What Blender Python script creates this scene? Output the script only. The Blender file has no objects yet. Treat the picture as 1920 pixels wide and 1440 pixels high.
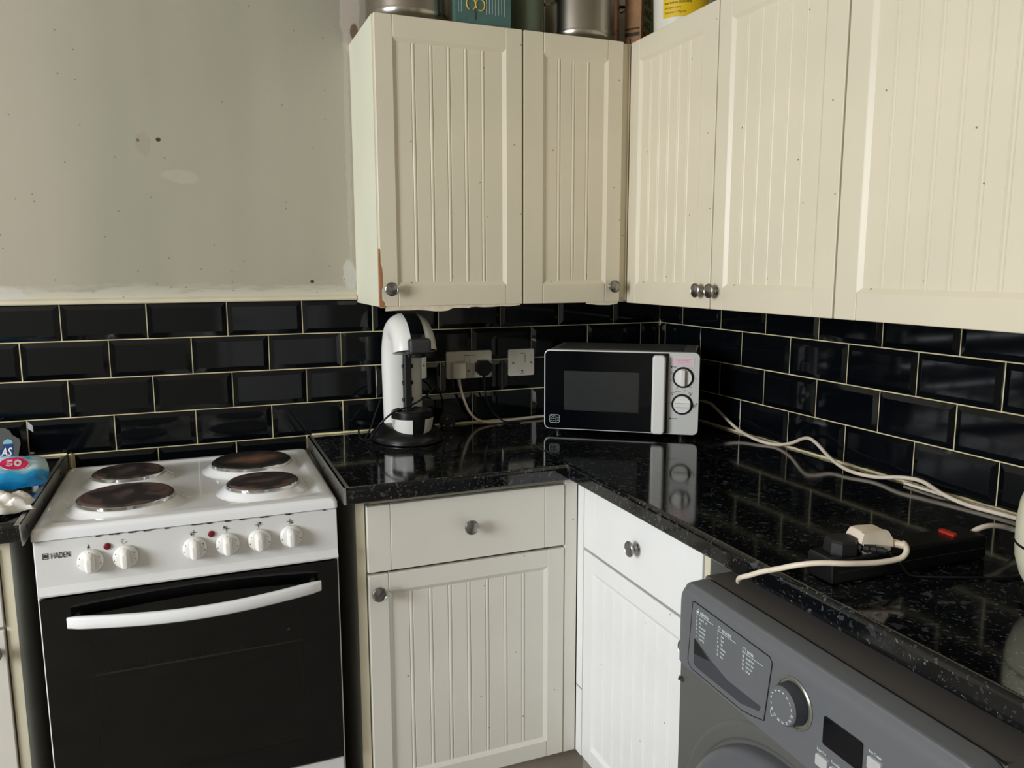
import bpy, bmesh, math, random
from mathutils import Vector, Matrix
random.seed(7)
S = bpy.context.scene
COL = S.collection
PI = math.pi

# ------------------------------------------------------------------ camera
cd = bpy.data.cameras.new('camera'); cam = bpy.data.objects.new('camera', cd); COL.objects.link(cam)
cam.location = (-1.48839, -2.32351, 1.39758)
cam.rotation_euler = (1.4239, 0.0022, -0.3833)
cd.sensor_width = 36; cd.lens = 1472.817 / 1920 * 36; cd.clip_start = 0.02
S.camera = cam

# ------------------------------------------------------------------ world, lights, exposure
W = bpy.data.worlds.new('world'); S.world = W; W.use_nodes = True
wn = W.node_tree
bg = wn.nodes['Background']
bg.inputs['Color'].default_value = (0.75, 0.85, 1.0, 1); bg.inputs['Strength'].default_value = 1.0

def area_light(name, loc, rot, sx, sy, power, color):
    ld = bpy.data.lights.new(name, 'AREA'); ld.shape = 'RECTANGLE'; ld.size = sx; ld.size_y = sy
    ld.energy = power; ld.color = color
    o = bpy.data.objects.new(name, ld); COL.objects.link(o); o.location = loc; o.rotation_euler = rot
    return o
# daylight through the window of the left wall
area_light('window_daylight', (-4.36, -2.05, 1.72), (0, math.radians(-90), 0), 1.15, 1.30, 190, (0.93, 0.975, 1.0))

S.view_settings.view_transform = 'Standard'
S.view_settings.look = 'None'
S.view_settings.exposure = -0.50
S.view_settings.gamma = 1.0
S.view_settings.use_curve_mapping = False
S.cycles.max_bounces = 8; S.cycles.diffuse_bounces = 5; S.cycles.glossy_bounces = 4
S.cycles.transmission_bounces = 6; S.cycles.transparent_max_bounces = 8
S.cycles.caustics_reflective = False; S.cycles.caustics_refractive = False
S.cycles.sample_clamp_indirect = 6
S.cycles.use_denoising = True

# ------------------------------------------------------------------ materials
def lin(c):
    return tuple(((v/255)/12.92 if v/255 <= 0.04045 else (((v/255)+0.055)/1.055)**2.4) for v in c) + (1,)
class N:
    """small node helper"""
    def __init__(s, name):
        s.m = bpy.data.materials.new(name); s.m.use_nodes = True; s.t = s.m.node_tree
        s.b = s.t.nodes['Principled BSDF']; s.pos = None
    def new(s, kind, **kw):
        n = s.t.nodes.new(kind)
        for k, v in kw.items(): setattr(n, k, v)
        return n
    def link(s, a, b): s.t.links.new(a, b)
    def obj(s):
        if s.pos is None: s.pos = s.new('ShaderNodeTexCoord').outputs['Object']
        return s.pos
    def mapping(s, scale=(1,1,1)):
        n = s.new('ShaderNodeMapping'); s.link(s.obj(), n.inputs['Vector']); n.inputs['Scale'].default_value = scale
        return n.outputs['Vector']
    def noise(s, scale, detail=3, vec=None, rough=0.5):
        n = s.new('ShaderNodeTexNoise'); n.inputs['Scale'].default_value = scale; n.inputs['Detail'].default_value = detail
        n.inputs['Roughness'].default_value = rough
        s.link(vec or s.obj(), n.inputs['Vector']); return n.outputs['Fac']
    def ramp(s, fac, stops):
        n = s.new('ShaderNodeValToRGB'); s.link(fac, n.inputs['Fac'])
        e = n.color_ramp.elements
        while len(e) < len(stops): e.new(0.5)
        for el, (p, c) in zip(e, stops): el.position = p; el.color = c
        return n.outputs['Color']
    def mix(s, fac, a, b):
        n = s.new('ShaderNodeMix', data_type='RGBA')
        for k, v in (('Factor', fac), ('A', a), ('B', b)):
            i = [x for x in n.inputs if x.name == k and (x.type == 'RGBA' or k == 'Factor')][0]
            if isinstance(v, (tuple, float, int)): i.default_value = v
            else: s.link(v, i)
        return [x for x in n.outputs if x.type == 'RGBA'][0]
    def math(s, op, a, b=0.0, clamp=False):
        n = s.new('ShaderNodeMath', operation=op, use_clamp=clamp)
        for i, v in ((0, a), (1, b)):
            if isinstance(v, (float, int)): n.inputs[i].default_value = v
            else: s.link(v, n.inputs[i])
        return n.outputs[0]
    def xyz(s):
        n = s.new('ShaderNodeSeparateXYZ'); s.link(s.obj(), n.inputs[0]); return n.outputs
    def bump(s, height, strength=0.1, dist=0.002):
        n = s.new('ShaderNodeBump'); n.inputs['Strength'].default_value = strength; n.inputs['Distance'].default_value = dist
        s.link(height, n.inputs['Height']); s.link(n.outputs[0], s.b.inputs['Normal'])
    def color(s, c):
        if isinstance(c, tuple): s.b.inputs['Base Color'].default_value = c
        else: s.link(c, s.b.inputs['Base Color'])

def simple(name, rgb, rough=0.5, metal=0.0, var=0.0, vscale=8, bump=0.0, bscale=200, coat=0.0, spec=0.5, trans=0.0, ior=1.45):
    n = N(name); c = lin(rgb)
    if var > 0:
        d = tuple(max(0, x*(1-var)) for x in c[:3]) + (1,); u = tuple(min(1, x*(1+var)) for x in c[:3]) + (1,)
        n.color(n.ramp(n.noise(vscale, 4), [(0.3, d), (0.7, u)]))
    else: n.color(c)
    n.b.inputs['Roughness'].default_value = rough; n.b.inputs['Metallic'].default_value = metal
    n.b.inputs['Coat Weight'].default_value = coat; n.b.inputs['Specular IOR Level'].default_value = spec
    n.b.inputs['Transmission Weight'].default_value = trans; n.b.inputs['IOR'].default_value = ior
    if bump > 0: n.bump(n.noise(bscale, 2), bump, 0.001)
    return n.m

def foil(name, rgb, rough=0.38):
    """vinyl wrapped door: faint mottling, few tiny dark scuffs"""
    n = N(name); c = lin(rgb)
    base = n.ramp(n.noise(3.0, 4), [(0.3, tuple(x*0.95 for x in c[:3])+(1,)), (0.7, tuple(min(1, x*1.04) for x in c[:3])+(1,))])
    X, Y, Z = n.xyz(); cx_ = n.new('ShaderNodeCombineXYZ'); n.link(X, cx_.inputs[0]); n.link(Z, cx_.inputs[1])
    v = n.new('ShaderNodeTexVoronoi', voronoi_dimensions='2D'); v.inputs['Scale'].default_value = 10; n.link(cx_.outputs[0], v.inputs['Vector'])
    s1 = n.math('LESS_THAN', n.math('ADD', v.outputs['Distance'], n.math('MULTIPLY', n.math('SUBTRACT', n.noise(160, 2), 0.5), 0.03)), 0.019)
    wn_ = n.new('ShaderNodeSeparateColor'); n.link(v.outputs['Color'], wn_.inputs[0])
    s2 = n.math('GREATER_THAN', wn_.outputs[0], 0.72)
    sp = n.math('MULTIPLY', n.math('MULTIPLY', s1, s2), 0.75)
    n.color(n.mix(sp, base, lin((70, 60, 48))))
    n.b.inputs['Roughness'].default_value = rough
    n.bump(n.noise(260, 2), 0.05, 0.0006)
    return n.m

M = {}
M['upper'] = foil('cream_vinyl_upper', (220, 210, 188))  # same cream as the base doors; warmer, dimmer light is mixed into this tint
M['upper_side'] = foil('cream_vinyl_side', (222, 220, 200), 0.5)
M['lower'] = foil('cream_vinyl_lower', (222, 218, 208))
M['lower_daylit'] = foil('cream_vinyl_daylit', (236, 236, 236))  # same cream doors whitened: daylight from the left is put into the colour
M['carcass'] = simple('cream_melamine', (214, 206, 182), 0.5, var=0.05)
M['shade_grey'] = simple('shade_grey_melamine', (168, 168, 162), 0.5, var=0.06)  # grey carries the shade the base end panels stand in
M['mdf'] = simple('exposed_fibreboard', (166, 112, 74), 0.85, var=0.15, vscale=60)
M['peel'] = simple('peeling_vinyl', (222, 208, 188), 0.5, var=0.12, vscale=40)
M['plinth'] = simple('plinth_board', (158, 150, 140), 0.5, var=0.08)
M['knob'] = simple('brushed_nickel', (150, 148, 145), 0.28, 1.0, var=0.3, vscale=120)
M['chrome'] = simple('chrome', (205, 205, 205), 0.12, 1.0)
M['steel'] = simple('stainless_steel', (178, 170, 160), 0.25, 1.0, var=0.08, vscale=6)
M['alu'] = simple('aluminium_strip', (190, 190, 186), 0.32, 0.9, var=0.12, vscale=20)
M['tile'] = simple('black_glazed_ceramic', (7, 10, 14), 0.06, spec=0.55)
M['grout'] = simple('cream_grout', (212, 200, 160), 0.9, var=0.2, vscale=14, bump=0.3)
M['sealant'] = simple('old_sealant', (222, 212, 170), 0.6, var=0.22, vscale=22, bump=0.4, bscale=90)
M['trim_white'] = simple('white_tile_trim', (214, 204, 180), 0.45, var=0.08, vscale=10)
M['enamel'] = simple('white_enamel', (238, 238, 241), 0.12, coat=0.6)
M['enamel_panel'] = simple('white_enamel_panel', (220, 219, 218), 0.3, var=0.02)
M['white_plastic'] = simple('white_plastic', (232, 230, 226), 0.3)
M['ivory_plastic'] = simple('ivory_plastic', (216, 210, 196), 0.38, var=0.04)
M['cable_white'] = simple('white_cable', (222, 208, 190), 0.45, var=0.12, vscale=30)
M['black_plastic'] = simple('black_plastic', (16, 16, 18), 0.3)
M['black_matt'] = simple('black_matt_plastic', (20, 20, 21), 0.55)
M['dark_grey'] = simple('dark_grey_plastic', (52, 54, 55), 0.45, bump=0.1)
M['black_gloss'] = simple('black_glass', (3, 6, 12), 0.05, spec=0.5)
M['cavity'] = simple('oven_cavity', (10, 11, 13), 0.6)
M['rack'] = simple('oven_rack_wire', (175, 160, 120), 0.3, 1.0)
M['red_lens'] = simple('red_lens', (112, 24, 34), 0.25)
M['red_rocker'] = simple('red_rocker', (205, 60, 48), 0.4)
M['ink'] = simple('dark_print', (44, 44, 48), 0.6)
M['ink_pale'] = simple('pale_print', (205, 214, 216), 0.6)
M['ink_white'] = simple('white_print', (240, 240, 240), 0.6)
M['ink_pink'] = simple('pink_print', (196, 120, 150), 0.6)
M['pink_paper'] = simple('pink_sticker', (230, 205, 214), 0.5)
M['wm'] = simple('graphite_plastic', (96, 98, 102), 0.42, var=0.02)
M['wm_body'] = simple('graphite_steel', (98, 98, 96), 0.4, 0.25, var=0.03)
M['wm_top'] = simple('graphite_top', (92, 87, 84), 0.5, var=0.04)
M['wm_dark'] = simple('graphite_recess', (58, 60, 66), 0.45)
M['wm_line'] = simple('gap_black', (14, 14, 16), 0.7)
M['wm_door'] = simple('graphite_door', (88, 89, 94), 0.35)
M['ring'] = simple('satin_ring', (140, 138, 130), 0.3, 0.6)
M['button'] = simple('silver_button', (200, 200, 202), 0.3, 0.3)
M['kettle'] = simple('pale_cream_enamel', (212, 208, 184), 0.25, var=0.03)
M['teal'] = simple('teal_card', (72, 104, 98), 0.6, var=0.1, vscale=20)
M['gold'] = simple('gold_foil_print', (226, 186, 84), 0.4, 0.3)
M['card'] = simple('brown_cardboard', (150, 112, 78), 0.85, var=0.15, vscale=30)
M['card_print'] = simple('green_card_print', (120, 128, 88), 0.8, var=0.1)
M['card_ink_shade'] = simple('dark_card_ink_and_shade', (60, 50, 40), 0.8)
M['card_navy'] = simple('navy_card_print', (40, 52, 58), 0.8)
M['tub'] = simple('white_tub', (222, 218, 204), 0.4, var=0.03)
M['yellow'] = simple('yellow_label', (222, 184, 18), 0.5)
M['yellow_ink'] = simple('label_ink', (110, 84, 10), 0.6)
M['brass'] = simple('pin_metal', (200, 190, 165), 0.25, 1.0)
M['blue_pack'] = N('blue_film').m
M['tissue'] = simple('white_tissue', (238, 234, 230), 0.8, var=0.04, bump=0.3, bscale=40)
M['red_oval'] = simple('crimson_print', (208, 30, 90), 0.4)
M['navy'] = simple('navy_print', (28, 62, 120), 0.4)
M['sky'] = simple('sky_blue_print', (130, 190, 214), 0.4)
M['floor'] = simple('grey_vinyl_floor', (150, 143, 134), 0.5, var=0.12)
M['paint'] = simple('cream_wall_paint', (150, 144, 132), 0.85, var=0.04)
M['ceil'] = simple('ceiling_paint', (190, 182, 166), 0.9)
M['upvc'] = simple('white_window_frame', (230, 232, 232), 0.35)
M['dark_wood'] = simple('brown_door_wood', (92, 66, 48), 0.5, var=0.2, vscale=5)

def _pack():
    n = N('blue_wipes_film'); x, y, z = n.xyz()
    f = n.math('ADD', n.math('ADD', n.math('MULTIPLY', y, 7.5), n.math('MULTIPLY', x, -1.2)), n.math('MULTIPLY', n.math('SUBTRACT', n.noise(13, 3), 0.5), 0.6))
    n.color(n.ramp(n.math('ADD', f, 0.5), [(0.10, lin((14, 112, 172))), (0.24, lin((36, 160, 214))), (0.36, lin((206, 226, 236))), (0.56, lin((196, 222, 236))), (0.70, lin((30, 150, 206)))]))
    n.b.inputs['Roughness'].default_value = 0.18; n.bump(n.noise(22, 3), 0.5, 0.006)
    return n.m
M['blue_pack'] = _pack()

def _wall():
    n = N('grey_green_plaster'); x, y, z = n.xyz()
    base = n.ramp(n.noise(1.7, 4), [(0.30, lin((161, 154, 138))), (0.5, lin((168, 164, 147))), (0.72, lin((176, 166, 148)))])
    big = n.ramp(n.noise(1.5, 3, n.mapping((1.9, 1, 0.45))), [(0.35, lin((156, 152, 136))), (0.65, lin((178, 168, 151)))])
    c = n.mix(0.6, base, big)
    # trowelled filler above the tile trim
    st = n.noise(9, 6, n.mapping((1.0, 1, 7.0)), 0.7)
    zz = n.math('SUBTRACT', 1.0, n.math('DIVIDE', n.math('ABSOLUTE', n.math('SUBTRACT', z, 1.320)), 0.052), True)
    m1 = n.math('MULTIPLY', zz, n.math('MULTIPLY', n.math('SUBTRACT', n.math('ADD', st, n.math('MULTIPLY', zz, 0.30)), 0.56), 7.0, True), True)
    c = n.mix(n.math('MULTIPLY', m1, 0.85), c, lin((204, 200, 184)))
    def blob(cx, cz, rx, rz, colr, amt=0.8, nz=0.5):
        nonlocal c
        dx = n.math('DIVIDE', n.math('SUBTRACT', x, cx), rx); dz = n.math('DIVIDE', n.math('SUBTRACT', z, cz), rz)
        d = n.math('SQRT', n.math('ADD', n.math('MULTIPLY', dx, dx), n.math('MULTIPLY', dz, dz)))
        d = n.math('ADD', d, n.math('MULTIPLY', n.math('SUBTRACT', n.noise(34, 4), 0.5), nz*2))
        k = n.math('MULTIPLY', n.math('MULTIPLY', n.math('SUBTRACT', 1.0, d), 5.0, True), amt)
        c = n.mix(k, c, lin(colr))
    blob(-1.062, 1.375, 0.022, 0.05, (196, 194, 186))
    blob(-1.985, 1.385, 0.055, 0.075, (190, 188, 184), 0.7)
    blob(-1.98, 1.33, 0.12, 0.03, (200, 196, 188), 0.7)
    blob(-1.040, 2.10, 0.030, 0.115, (202, 188, 176), 0.9, 0.35)
    blob(-1.028, 2.055, 0.012, 0.024, (120, 96, 72), 0.95, 0.3)
    blob(-1.056, 1.75, 0.008, 0.40, (186, 180, 168), 0.5, 0.9)
    blob(-1.600, 1.728, 0.0045, 0.0045, (70, 58, 46), 1.0, 0.1)
    blob(-1.551, 1.732, 0.007, 0.006, (66, 54, 42), 1.0, 0.1)
    blob(-1.588, 1.72, 0.02, 0.035, (150, 140, 118), 0.35)
    blob(-1.945, 1.60, 0.006, 0.005, (60, 50, 40), 1.0, 0.1)
    blob(-1.17, 1.36, 0.006, 0.005, (60, 50, 40), 1.0, 0.1)
    blob(-1.50, 1.64, 0.05, 0.02, (182, 176, 160), 0.5)
    cv_ = n.new('ShaderNodeCombineXYZ'); n.link(x, cv_.inputs[0]); n.link(z, cv_.inputs[1]); v = n.new('ShaderNodeTexVoronoi', voronoi_dimensions='2D'); v.inputs['Scale'].default_value = 26; n.link(cv_.outputs[0], v.inputs['Vector'])
    sc = n.new('ShaderNodeSeparateColor'); n.link(v.outputs['Color'], sc.inputs[0])
    low = n.math('MULTIPLY', n.math('SUBTRACT', 1.62, z), 3.0, True)
    sp = n.math('MULTIPLY', n.math('LESS_THAN', v.outputs['Distance'], 0.050), n.math('GREATER_THAN', n.math('ADD', sc.outputs[0], n.math('MULTIPLY', low, 0.16)), 0.93))
    c = n.mix(n.math('MULTIPLY', sp, 0.6), c, lin((92, 80, 62)))
    n.color(c); n.b.inputs['Roughness'].default_value = 0.8
    n.bump(n.noise(70, 5), 0.18, 0.002)
    return n.m
M['plaster'] = _wall()

def _granite():
    n = N('black_granite_laminate')
    vec = n.mapping((1, 1, 1))
    nz = n.new('ShaderNodeTexNoise'); nz.inputs['Scale'].default_value = 60; n.link(vec, nz.inputs['Vector'])
    dv = n.new('ShaderNodeVectorMath', operation='SCALE'); n.link(nz.outputs['Color'], dv.inputs[0]); dv.inputs['Scale'].default_value = 0.03
    av = n.new('ShaderNodeVectorMath', operation='ADD'); n.link(vec, av.inputs[0]); n.link(dv.outputs[0], av.inputs[1])
    c = lin((10, 11, 13))
    for sc, thr, sel, colr in ((90, 0.34, 0.80, (92, 95, 99)), (140, 0.40, 0.66, (62, 67, 72)), (58, 0.34, 0.78, (80, 84, 90)), (230, 0.34, 0.90, (130, 130, 126)), (38, 0.30, 0.84, (74, 76, 80))):
        v = n.new('ShaderNodeTexVoronoi'); v.inputs['Scale'].default_value = sc; n.link(av.outputs[0], v.inputs['Vector'])
        s = n.new('ShaderNodeSeparateColor'); n.link(v.outputs['Color'], s.inputs[0])
        k = n.math('MULTIPLY', n.math('LESS_THAN', v.outputs['Distance'], thr), n.math('GREATER_THAN', s.outputs[0], sel))
        k = n.math('MULTIPLY', k, n.math('MULTIPLY', s.outputs[1], 0.75))
        c = n.mix(k, c, lin(colr))
    n.color(c)
    n.b.inputs['Roughness'].default_value = 0.085; n.b.inputs['Specular IOR Level'].default_value = 0.6
    n.bump(n.noise(7, 2), 0.04, 0.004)
    return n.m
M['granite'] = _granite()

def _plate(rusty):
    n = N('cast_iron_hotplate'); x, y, z = n.xyz()
    r = n.math('MULTIPLY', n.math('SQRT', n.math('ADD', n.math('MULTIPLY', x, x), n.math('MULTIPLY', y, y))), 9.5)
    f = n.math('ADD', r, n.math('MULTIPLY', n.math('SUBTRACT', n.noise(15, 6), 0.5), 1.1 if rusty else 2.2))
    if rusty: st = [(0.0, lin((132, 92, 74))), (0.35, lin((104, 76, 64))), (0.58, lin((54, 46, 44))), (0.8, lin((30, 29, 30)))]
    else: st = [(0.0, lin((84, 70, 66))), (0.22, lin((50, 44, 44))), (0.62, lin((42, 38, 39))), (0.82, lin((88, 68, 64)))]
    n.color(n.ramp(f, st))
    n.b.inputs['Roughness'].default_value = 0.4; n.b.inputs['Metallic'].default_value = 0.15
    n.bump(n.noise(90, 3), 0.12, 0.001)
    return n.m
M['hotplate'] = _plate(0); M['hotplate_rust'] = _plate(1); M['rust'] = simple('rust_chip', (72, 48, 40), 0.8, var=0.3, vscale=90)

def glass_mix(name, tint, refl_rough=0.04, trans=0.5, ior=1.45):
    """thin tinted pane: see-through with a real fresnel reflection"""
    m = bpy.data.materials.new(name); m.use_nodes = True; t = m.node_tree; t.nodes.clear()
    o = t.nodes.new('ShaderNodeOutputMaterial'); a = t.nodes.new('ShaderNodeBsdfTransparent'); g = t.nodes.new('ShaderNodeBsdfGlossy')
    a.inputs[0].default_value = tuple(v*trans for v in lin(tint)[:3]) + (1,)
    g.inputs['Roughness'].default_value = refl_rough
    f = t.nodes.new('ShaderNodeFresnel'); f.inputs[0].default_value = ior
    mx = t.nodes.new('ShaderNodeMixShader'); t.links.new(f.outputs[0], mx.inputs[0]); t.links.new(a.outputs[0], mx.inputs[1]); t.links.new(g.outputs[0], mx.inputs[2])
    t.links.new(mx.outputs[0], o.inputs[0]); return m
M['oven_glass'] = glass_mix('smoked_oven_glass', (215, 220, 224), 0.03, 0.9)
M['mw_glass'] = glass_mix('smoked_microwave_glass', (225, 228, 230), 0.05, 0.95)
M['window_glass'] = glass_mix('window_glass', (250, 250, 250), 0.02, 1.0)
M['clear_film'] = glass_mix('clear_film', (205, 212, 215), 0.15, 0.72); _t = M['clear_film'].node_tree; _d = _t.nodes.new('ShaderNodeBsdfDiffuse'); _d.inputs[0].default_value = lin((150, 152, 150)); _m = _t.nodes.new('ShaderNodeMixShader'); _m.inputs[0].default_value = .32; _o = _t.nodes['Material Output']; _t.links.new(_o.inputs[0].links[0].from_socket, _m.inputs[1]); _t.links.new(_d.outputs[0], _m.inputs[2]); _t.links.new(_m.outputs[0], _o.inputs[0])
M['jar_glass'] = simple('cloudy_green_glass', (134, 146, 122), 0.14, trans=0.5, ior=1.2, spec=0.6)

def _mesh_screen():
    n = N('perforated_screen')
    x, y, z = n.xyz()
    k = 2*PI/0.0042
    a = n.math('MULTIPLY', n.math('SINE', n.math('MULTIPLY', x, k)), n.math('SINE', n.math('MULTIPLY', z, k)))
    n.color(n.ramp(n.math('ABSOLUTE', a), [(0.1, lin((112, 108, 100))), (0.6, lin((58, 57, 55)))]))
    n.b.inputs['Roughness'].default_value = 0.5
    return n.m
M['screen'] = _mesh_screen()

# ------------------------------------------------------------------ mesh helpers
class MB:
    def __init__(s): s.b = bmesh.new()
    def box(s, x0, x1, y0, y1, z0, z1, r=0.0, seg=1):
        bm = bmesh.new() if r > 0 else s.b
        v = [bm.verts.new(p) for p in ((x0,y0,z0),(x1,y0,z0),(x1,y1,z0),(x0,y1,z0),(x0,y0,z1),(x1,y0,z1),(x1,y1,z1),(x0,y1,z1))]
        for f in ((0,3,2,1),(4,5,6,7),(0,1,5,4),(1,2,6,5),(2,3,7,6),(3,0,4,7)): bm.faces.new([v[i] for i in f])
        if r > 0:
            bmesh.ops.bevel(bm, geom=bm.edges[:], offset=r, segments=seg, profile=0.5, affect='EDGES')
            s.merge(bm)
        return s
    def merge(s, bm, mat=None):
        me = bpy.data.meshes.new('tmp'); bm.to_mesh(me); bm.free()
        if mat: me.transform(mat)
        s.b.from_mesh(me); bpy.data.meshes.remove(me); return s
    def faces(s, vs, fs):
        v = [s.b.verts.new(p) for p in vs]
        for f in fs:
            try: s.b.faces.new([v[i] for i in f])
            except ValueError: pass
        return s
    def prism(s, poly, a0, a1, axis='x'):
        """poly: list of 2D points; axis x -> (a, p, q), y -> (p, a, q), z -> (p, q, a)"""
        def P(a, p, q): return {'x': (a, p, q), 'y': (p, a, q), 'z': (p, q, a)}[axis]
        n = len(poly)
        vs = [P(a0, *p) for p in poly] + [P(a1, *p) for p in poly]
        return s.faces(vs, [tuple(range(n))[::-1], tuple(range(n, 2*n))] + [(i, (i+1) % n, n+(i+1) % n, n+i) for i in range(n)])
    def loft(s, loops, cap0=True, cap1=True, closed=True):
        n = len(loops[0]); L = [[s.b.verts.new(p) for p in l] for l in loops]
        for a, b in zip(L, L[1:]):
            for i in range(n if closed else n-1):
                j = (i+1) % n
                try: s.b.faces.new((a[i], a[j], b[j], b[i]))
                except ValueError: pass
        if cap0: s.b.faces.new(L[0][::-1])
        if cap1: s.b.faces.new(L[-1])
        return s
    def lathe(s, prof, c=(0,0,0), axis='z', n=32, a0=0, a1=2*PI, sx=1, sy=1):
        full = abs(a1-a0) > 2*PI-1e-4; steps = n if full else n+1; loops = []
        for r, h in prof:
            l = []
            for i in range(steps):
                a = a0+(a1-a0)*i/n; p, q = r*math.cos(a)*sx, r*math.sin(a)*sy
                l.append({'z': (c[0]+p, c[1]+q, c[2]+h), 'y': (c[0]+p, c[1]-h, c[2]+q)}[axis])
            loops.append(l)
        return s.loft(loops, full and prof[0][0] > 1e-5, full and prof[-1][0] > 1e-5, full)
    def tube(s, pts, r, n=10, smooth=6, caps=True):
        P = catmull(pts, smooth) if smooth > 1 else [Vector(p) for p in pts]
        loops = []; up = None
        for i, p in enumerate(P):
            d = (P[min(i+1, len(P)-1)]-P[max(i-1, 0)]).normalized()
            if up is None:
                up = Vector((0,0,1)) if abs(d.z) < 0.9 else Vector((1,0,0))
            a = d.cross(up).normalized(); up = a.cross(d).normalized()
            rr = r(i/(len(P)-1)) if callable(r) else r
            loops.append([tuple(p+(a*math.cos(2*PI*k/n)+up*math.sin(2*PI*k/n))*rr) for k in range(n)])
        return s.loft(loops, caps, caps)
    def text(s, txt, size, origin, ux=(1,0,0), uz=(0,0,1), ext=0.00015, align='LEFT', bold=0.0, sxx=1.0):
        cu = bpy.data.curves.new('t', 'FONT'); cu.body = txt; cu.size = size; cu.extrude = ext; cu.align_x = align; cu.offset = bold; cu.resolution_u = 2
        ob = bpy.data.objects.new('t', cu); COL.objects.link(ob)
        me = bpy.data.meshes.new_from_object(ob.evaluated_get(bpy.context.evaluated_depsgraph_get()))
        ux, uz = Vector(ux).normalized(), Vector(uz).normalized(); nn = ux.cross(uz)
        m = Matrix(((ux.x*sxx, uz.x, nn.x, origin[0]), (ux.y*sxx, uz.y, nn.y, origin[1]), (ux.z*sxx, uz.z, nn.z, origin[2]), (0,0,0,1)))
        me.transform(m); s.b.from_mesh(me)
        bpy.data.objects.remove(ob); bpy.data.curves.remove(cu); bpy.data.meshes.remove(me); return s
    def build(s, name, mat, parent=None, smooth=False, angle=35, props=None):
        bmesh.ops.recalc_face_normals(s.b, faces=s.b.faces[:])
        me = bpy.data.meshes.new(name); s.b.to_mesh(me); s.b.free()
        me.materials.append(M[mat] if isinstance(mat, str) else mat)
        if smooth:
            me.shade_smooth(); me.set_sharp_from_angle(angle=math.radians(angle))
        o = bpy.data.objects.new(name, me); COL.objects.link(o)
        if smooth:
            wm_ = o.modifiers.new('normals', 'WEIGHTED_NORMAL'); wm_.keep_sharp = True; wm_.weight = 100
        if parent: o.parent = parent
        for k, v in (props or {}).items(): o[k] = v
        return o
def catmull(pts, k):
    P = [Vector(p) for p in pts]; out = []
    for i in range(len(P)-1):
        a, b, c, d = P[max(i-1, 0)], P[i], P[i+1], P[min(i+2, len(P)-1)]
        for j in range(k):
            t = j/k
            out.append(0.5*((2*b)+(c-a)*t+(2*a-5*b+4*c-d)*t*t+(3*b-a-3*c+d)*t**3))
    out.append(P[-1]); return out
def rrect(x0, x1, y0, y1, r, n=5):
    out = []
    for cx, cy, a in ((x1-r, y1-r, 0), (x0+r, y1-r, 90), (x0+r, y0+r, 180), (x1-r, y0+r, 270)):
        for k in range(n+1):
            t = math.radians(a+90*k/n); out.append((cx+r*math.cos(t), cy+r*math.sin(t)))
    return out
def slab(mb, x0, x1, z0, z1, yf, yb, r=0.008, e=0.0015, n=5):
    """rounded-corner slab standing in the x-z plane, front at yf, softened front edge"""
    L = []
    for ins, y in ((0, yb), (0, yf+e), (e*0.3, yf+e*0.3), (e, yf)):
        L.append([(p, y, q) for p, q in rrect(x0+ins, x1-ins, z0+ins, z1-ins, max(r-ins, 0.0005), n)])
    return mb.loft(L)
def thing(name, label, cat, loc=(0,0,0), rz=0, group=None):
    o = bpy.data.objects.new(name, None); COL.objects.link(o); o.empty_display_size = 0.05
    o.location = loc; o.rotation_euler = (0, 0, rz); o['label'] = label; o['category'] = cat
    if group: o['group'] = group
    return o
def tag(o, label, cat, group=None):
    o['label'] = label; o['category'] = cat
    if group: o['group'] = group
    return o
def struct(o): o['kind'] = 'structure'; return o
R = math.radians

# ------------------------------------------------------------------ the room
struct(MB().box(-4.5, 0.1, -4.3, 0.1, -0.05, 0.0).build('floor', 'floor'))
struct(MB().box(-4.5, 0.1, -4.3, 0.1, 2.55, 2.65).build('ceiling', 'ceil'))
wall_back = struct(MB().box(-4.5, 0.1, 0.0, 0.1, 0, 2.55).build('wall_back', 'plaster'))
wall_right = struct(MB().box(0.0, 0.1, -4.3, 0.0, 0, 2.55).build('wall_right', 'paint'))
# left wall with the window opening
wy0, wy1, wz0, wz1 = -2.80, -1.30, 1.07, 2.37
struct(MB().box(-4.5, -4.4, -4.3, wy0, 0, 2.55).box(-4.5, -4.4, wy1, 0, 0, 2.55).box(-4.5, -4.4, wy0, wy1, 0, wz0).box(-4.5, -4.4, wy0, wy1, wz1, 2.55).build('wall_left', 'paint'))
# rear wall with a glazed door
dx0, dx1, dz1 = -1.35, -0.45, 2.05
struct(MB().box(-4.5, dx0, -4.3, -4.2, 0, 2.55).box(dx1, 0.1, -4.3, -4.2, 0, 2.55).box(dx0, dx1, -4.3, -4.2, dz1, 2.55).build('wall_rear', 'paint'))
wf = MB()
for a, b, c, d in ((wy0, wy0+.06, wz0, wz1), (wy1-.06, wy1, wz0, wz1), (wy0, wy1, wz0, wz0+.06), (wy0, wy1, wz1-.06, wz1), (-2.08, -2.02, wz0, wz1)):
    wf.box(-4.47, -4.40, a, b, c, d, 0.006)
win = struct(wf.build('window_1', 'upvc'))
for a, b in ((wy0+.06, -2.08), (-2.02, wy1-.06)):
    MB().box(-4.44, -4.436, a, b, wz0+.06, wz1-.06).build('pane', 'window_glass', win)
MB().box(-4.40, -4.30, wy0-.04, wy1+.04, wz0-.03, wz0, 0.004).build('window_sill', 'upvc', win)
df = MB()
for a, b, c, d in ((dx0, dx0+.1, 0, dz1), (dx1-.1, dx1, 0, dz1), (dx0+.1, dx1-.1, dz1-.12, dz1), (dx0+.1, dx1-.1, 0, .25)):
    df.box(a, b, -4.27, -4.22, c, d, 0.005)
dr = struct(df.build('door_1', 'upvc'))
MB().box(dx0+.1, dx1-.1, -4.255, -4.235, .25, dz1-.12).build('door_panel', 'upvc', dr)
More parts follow.
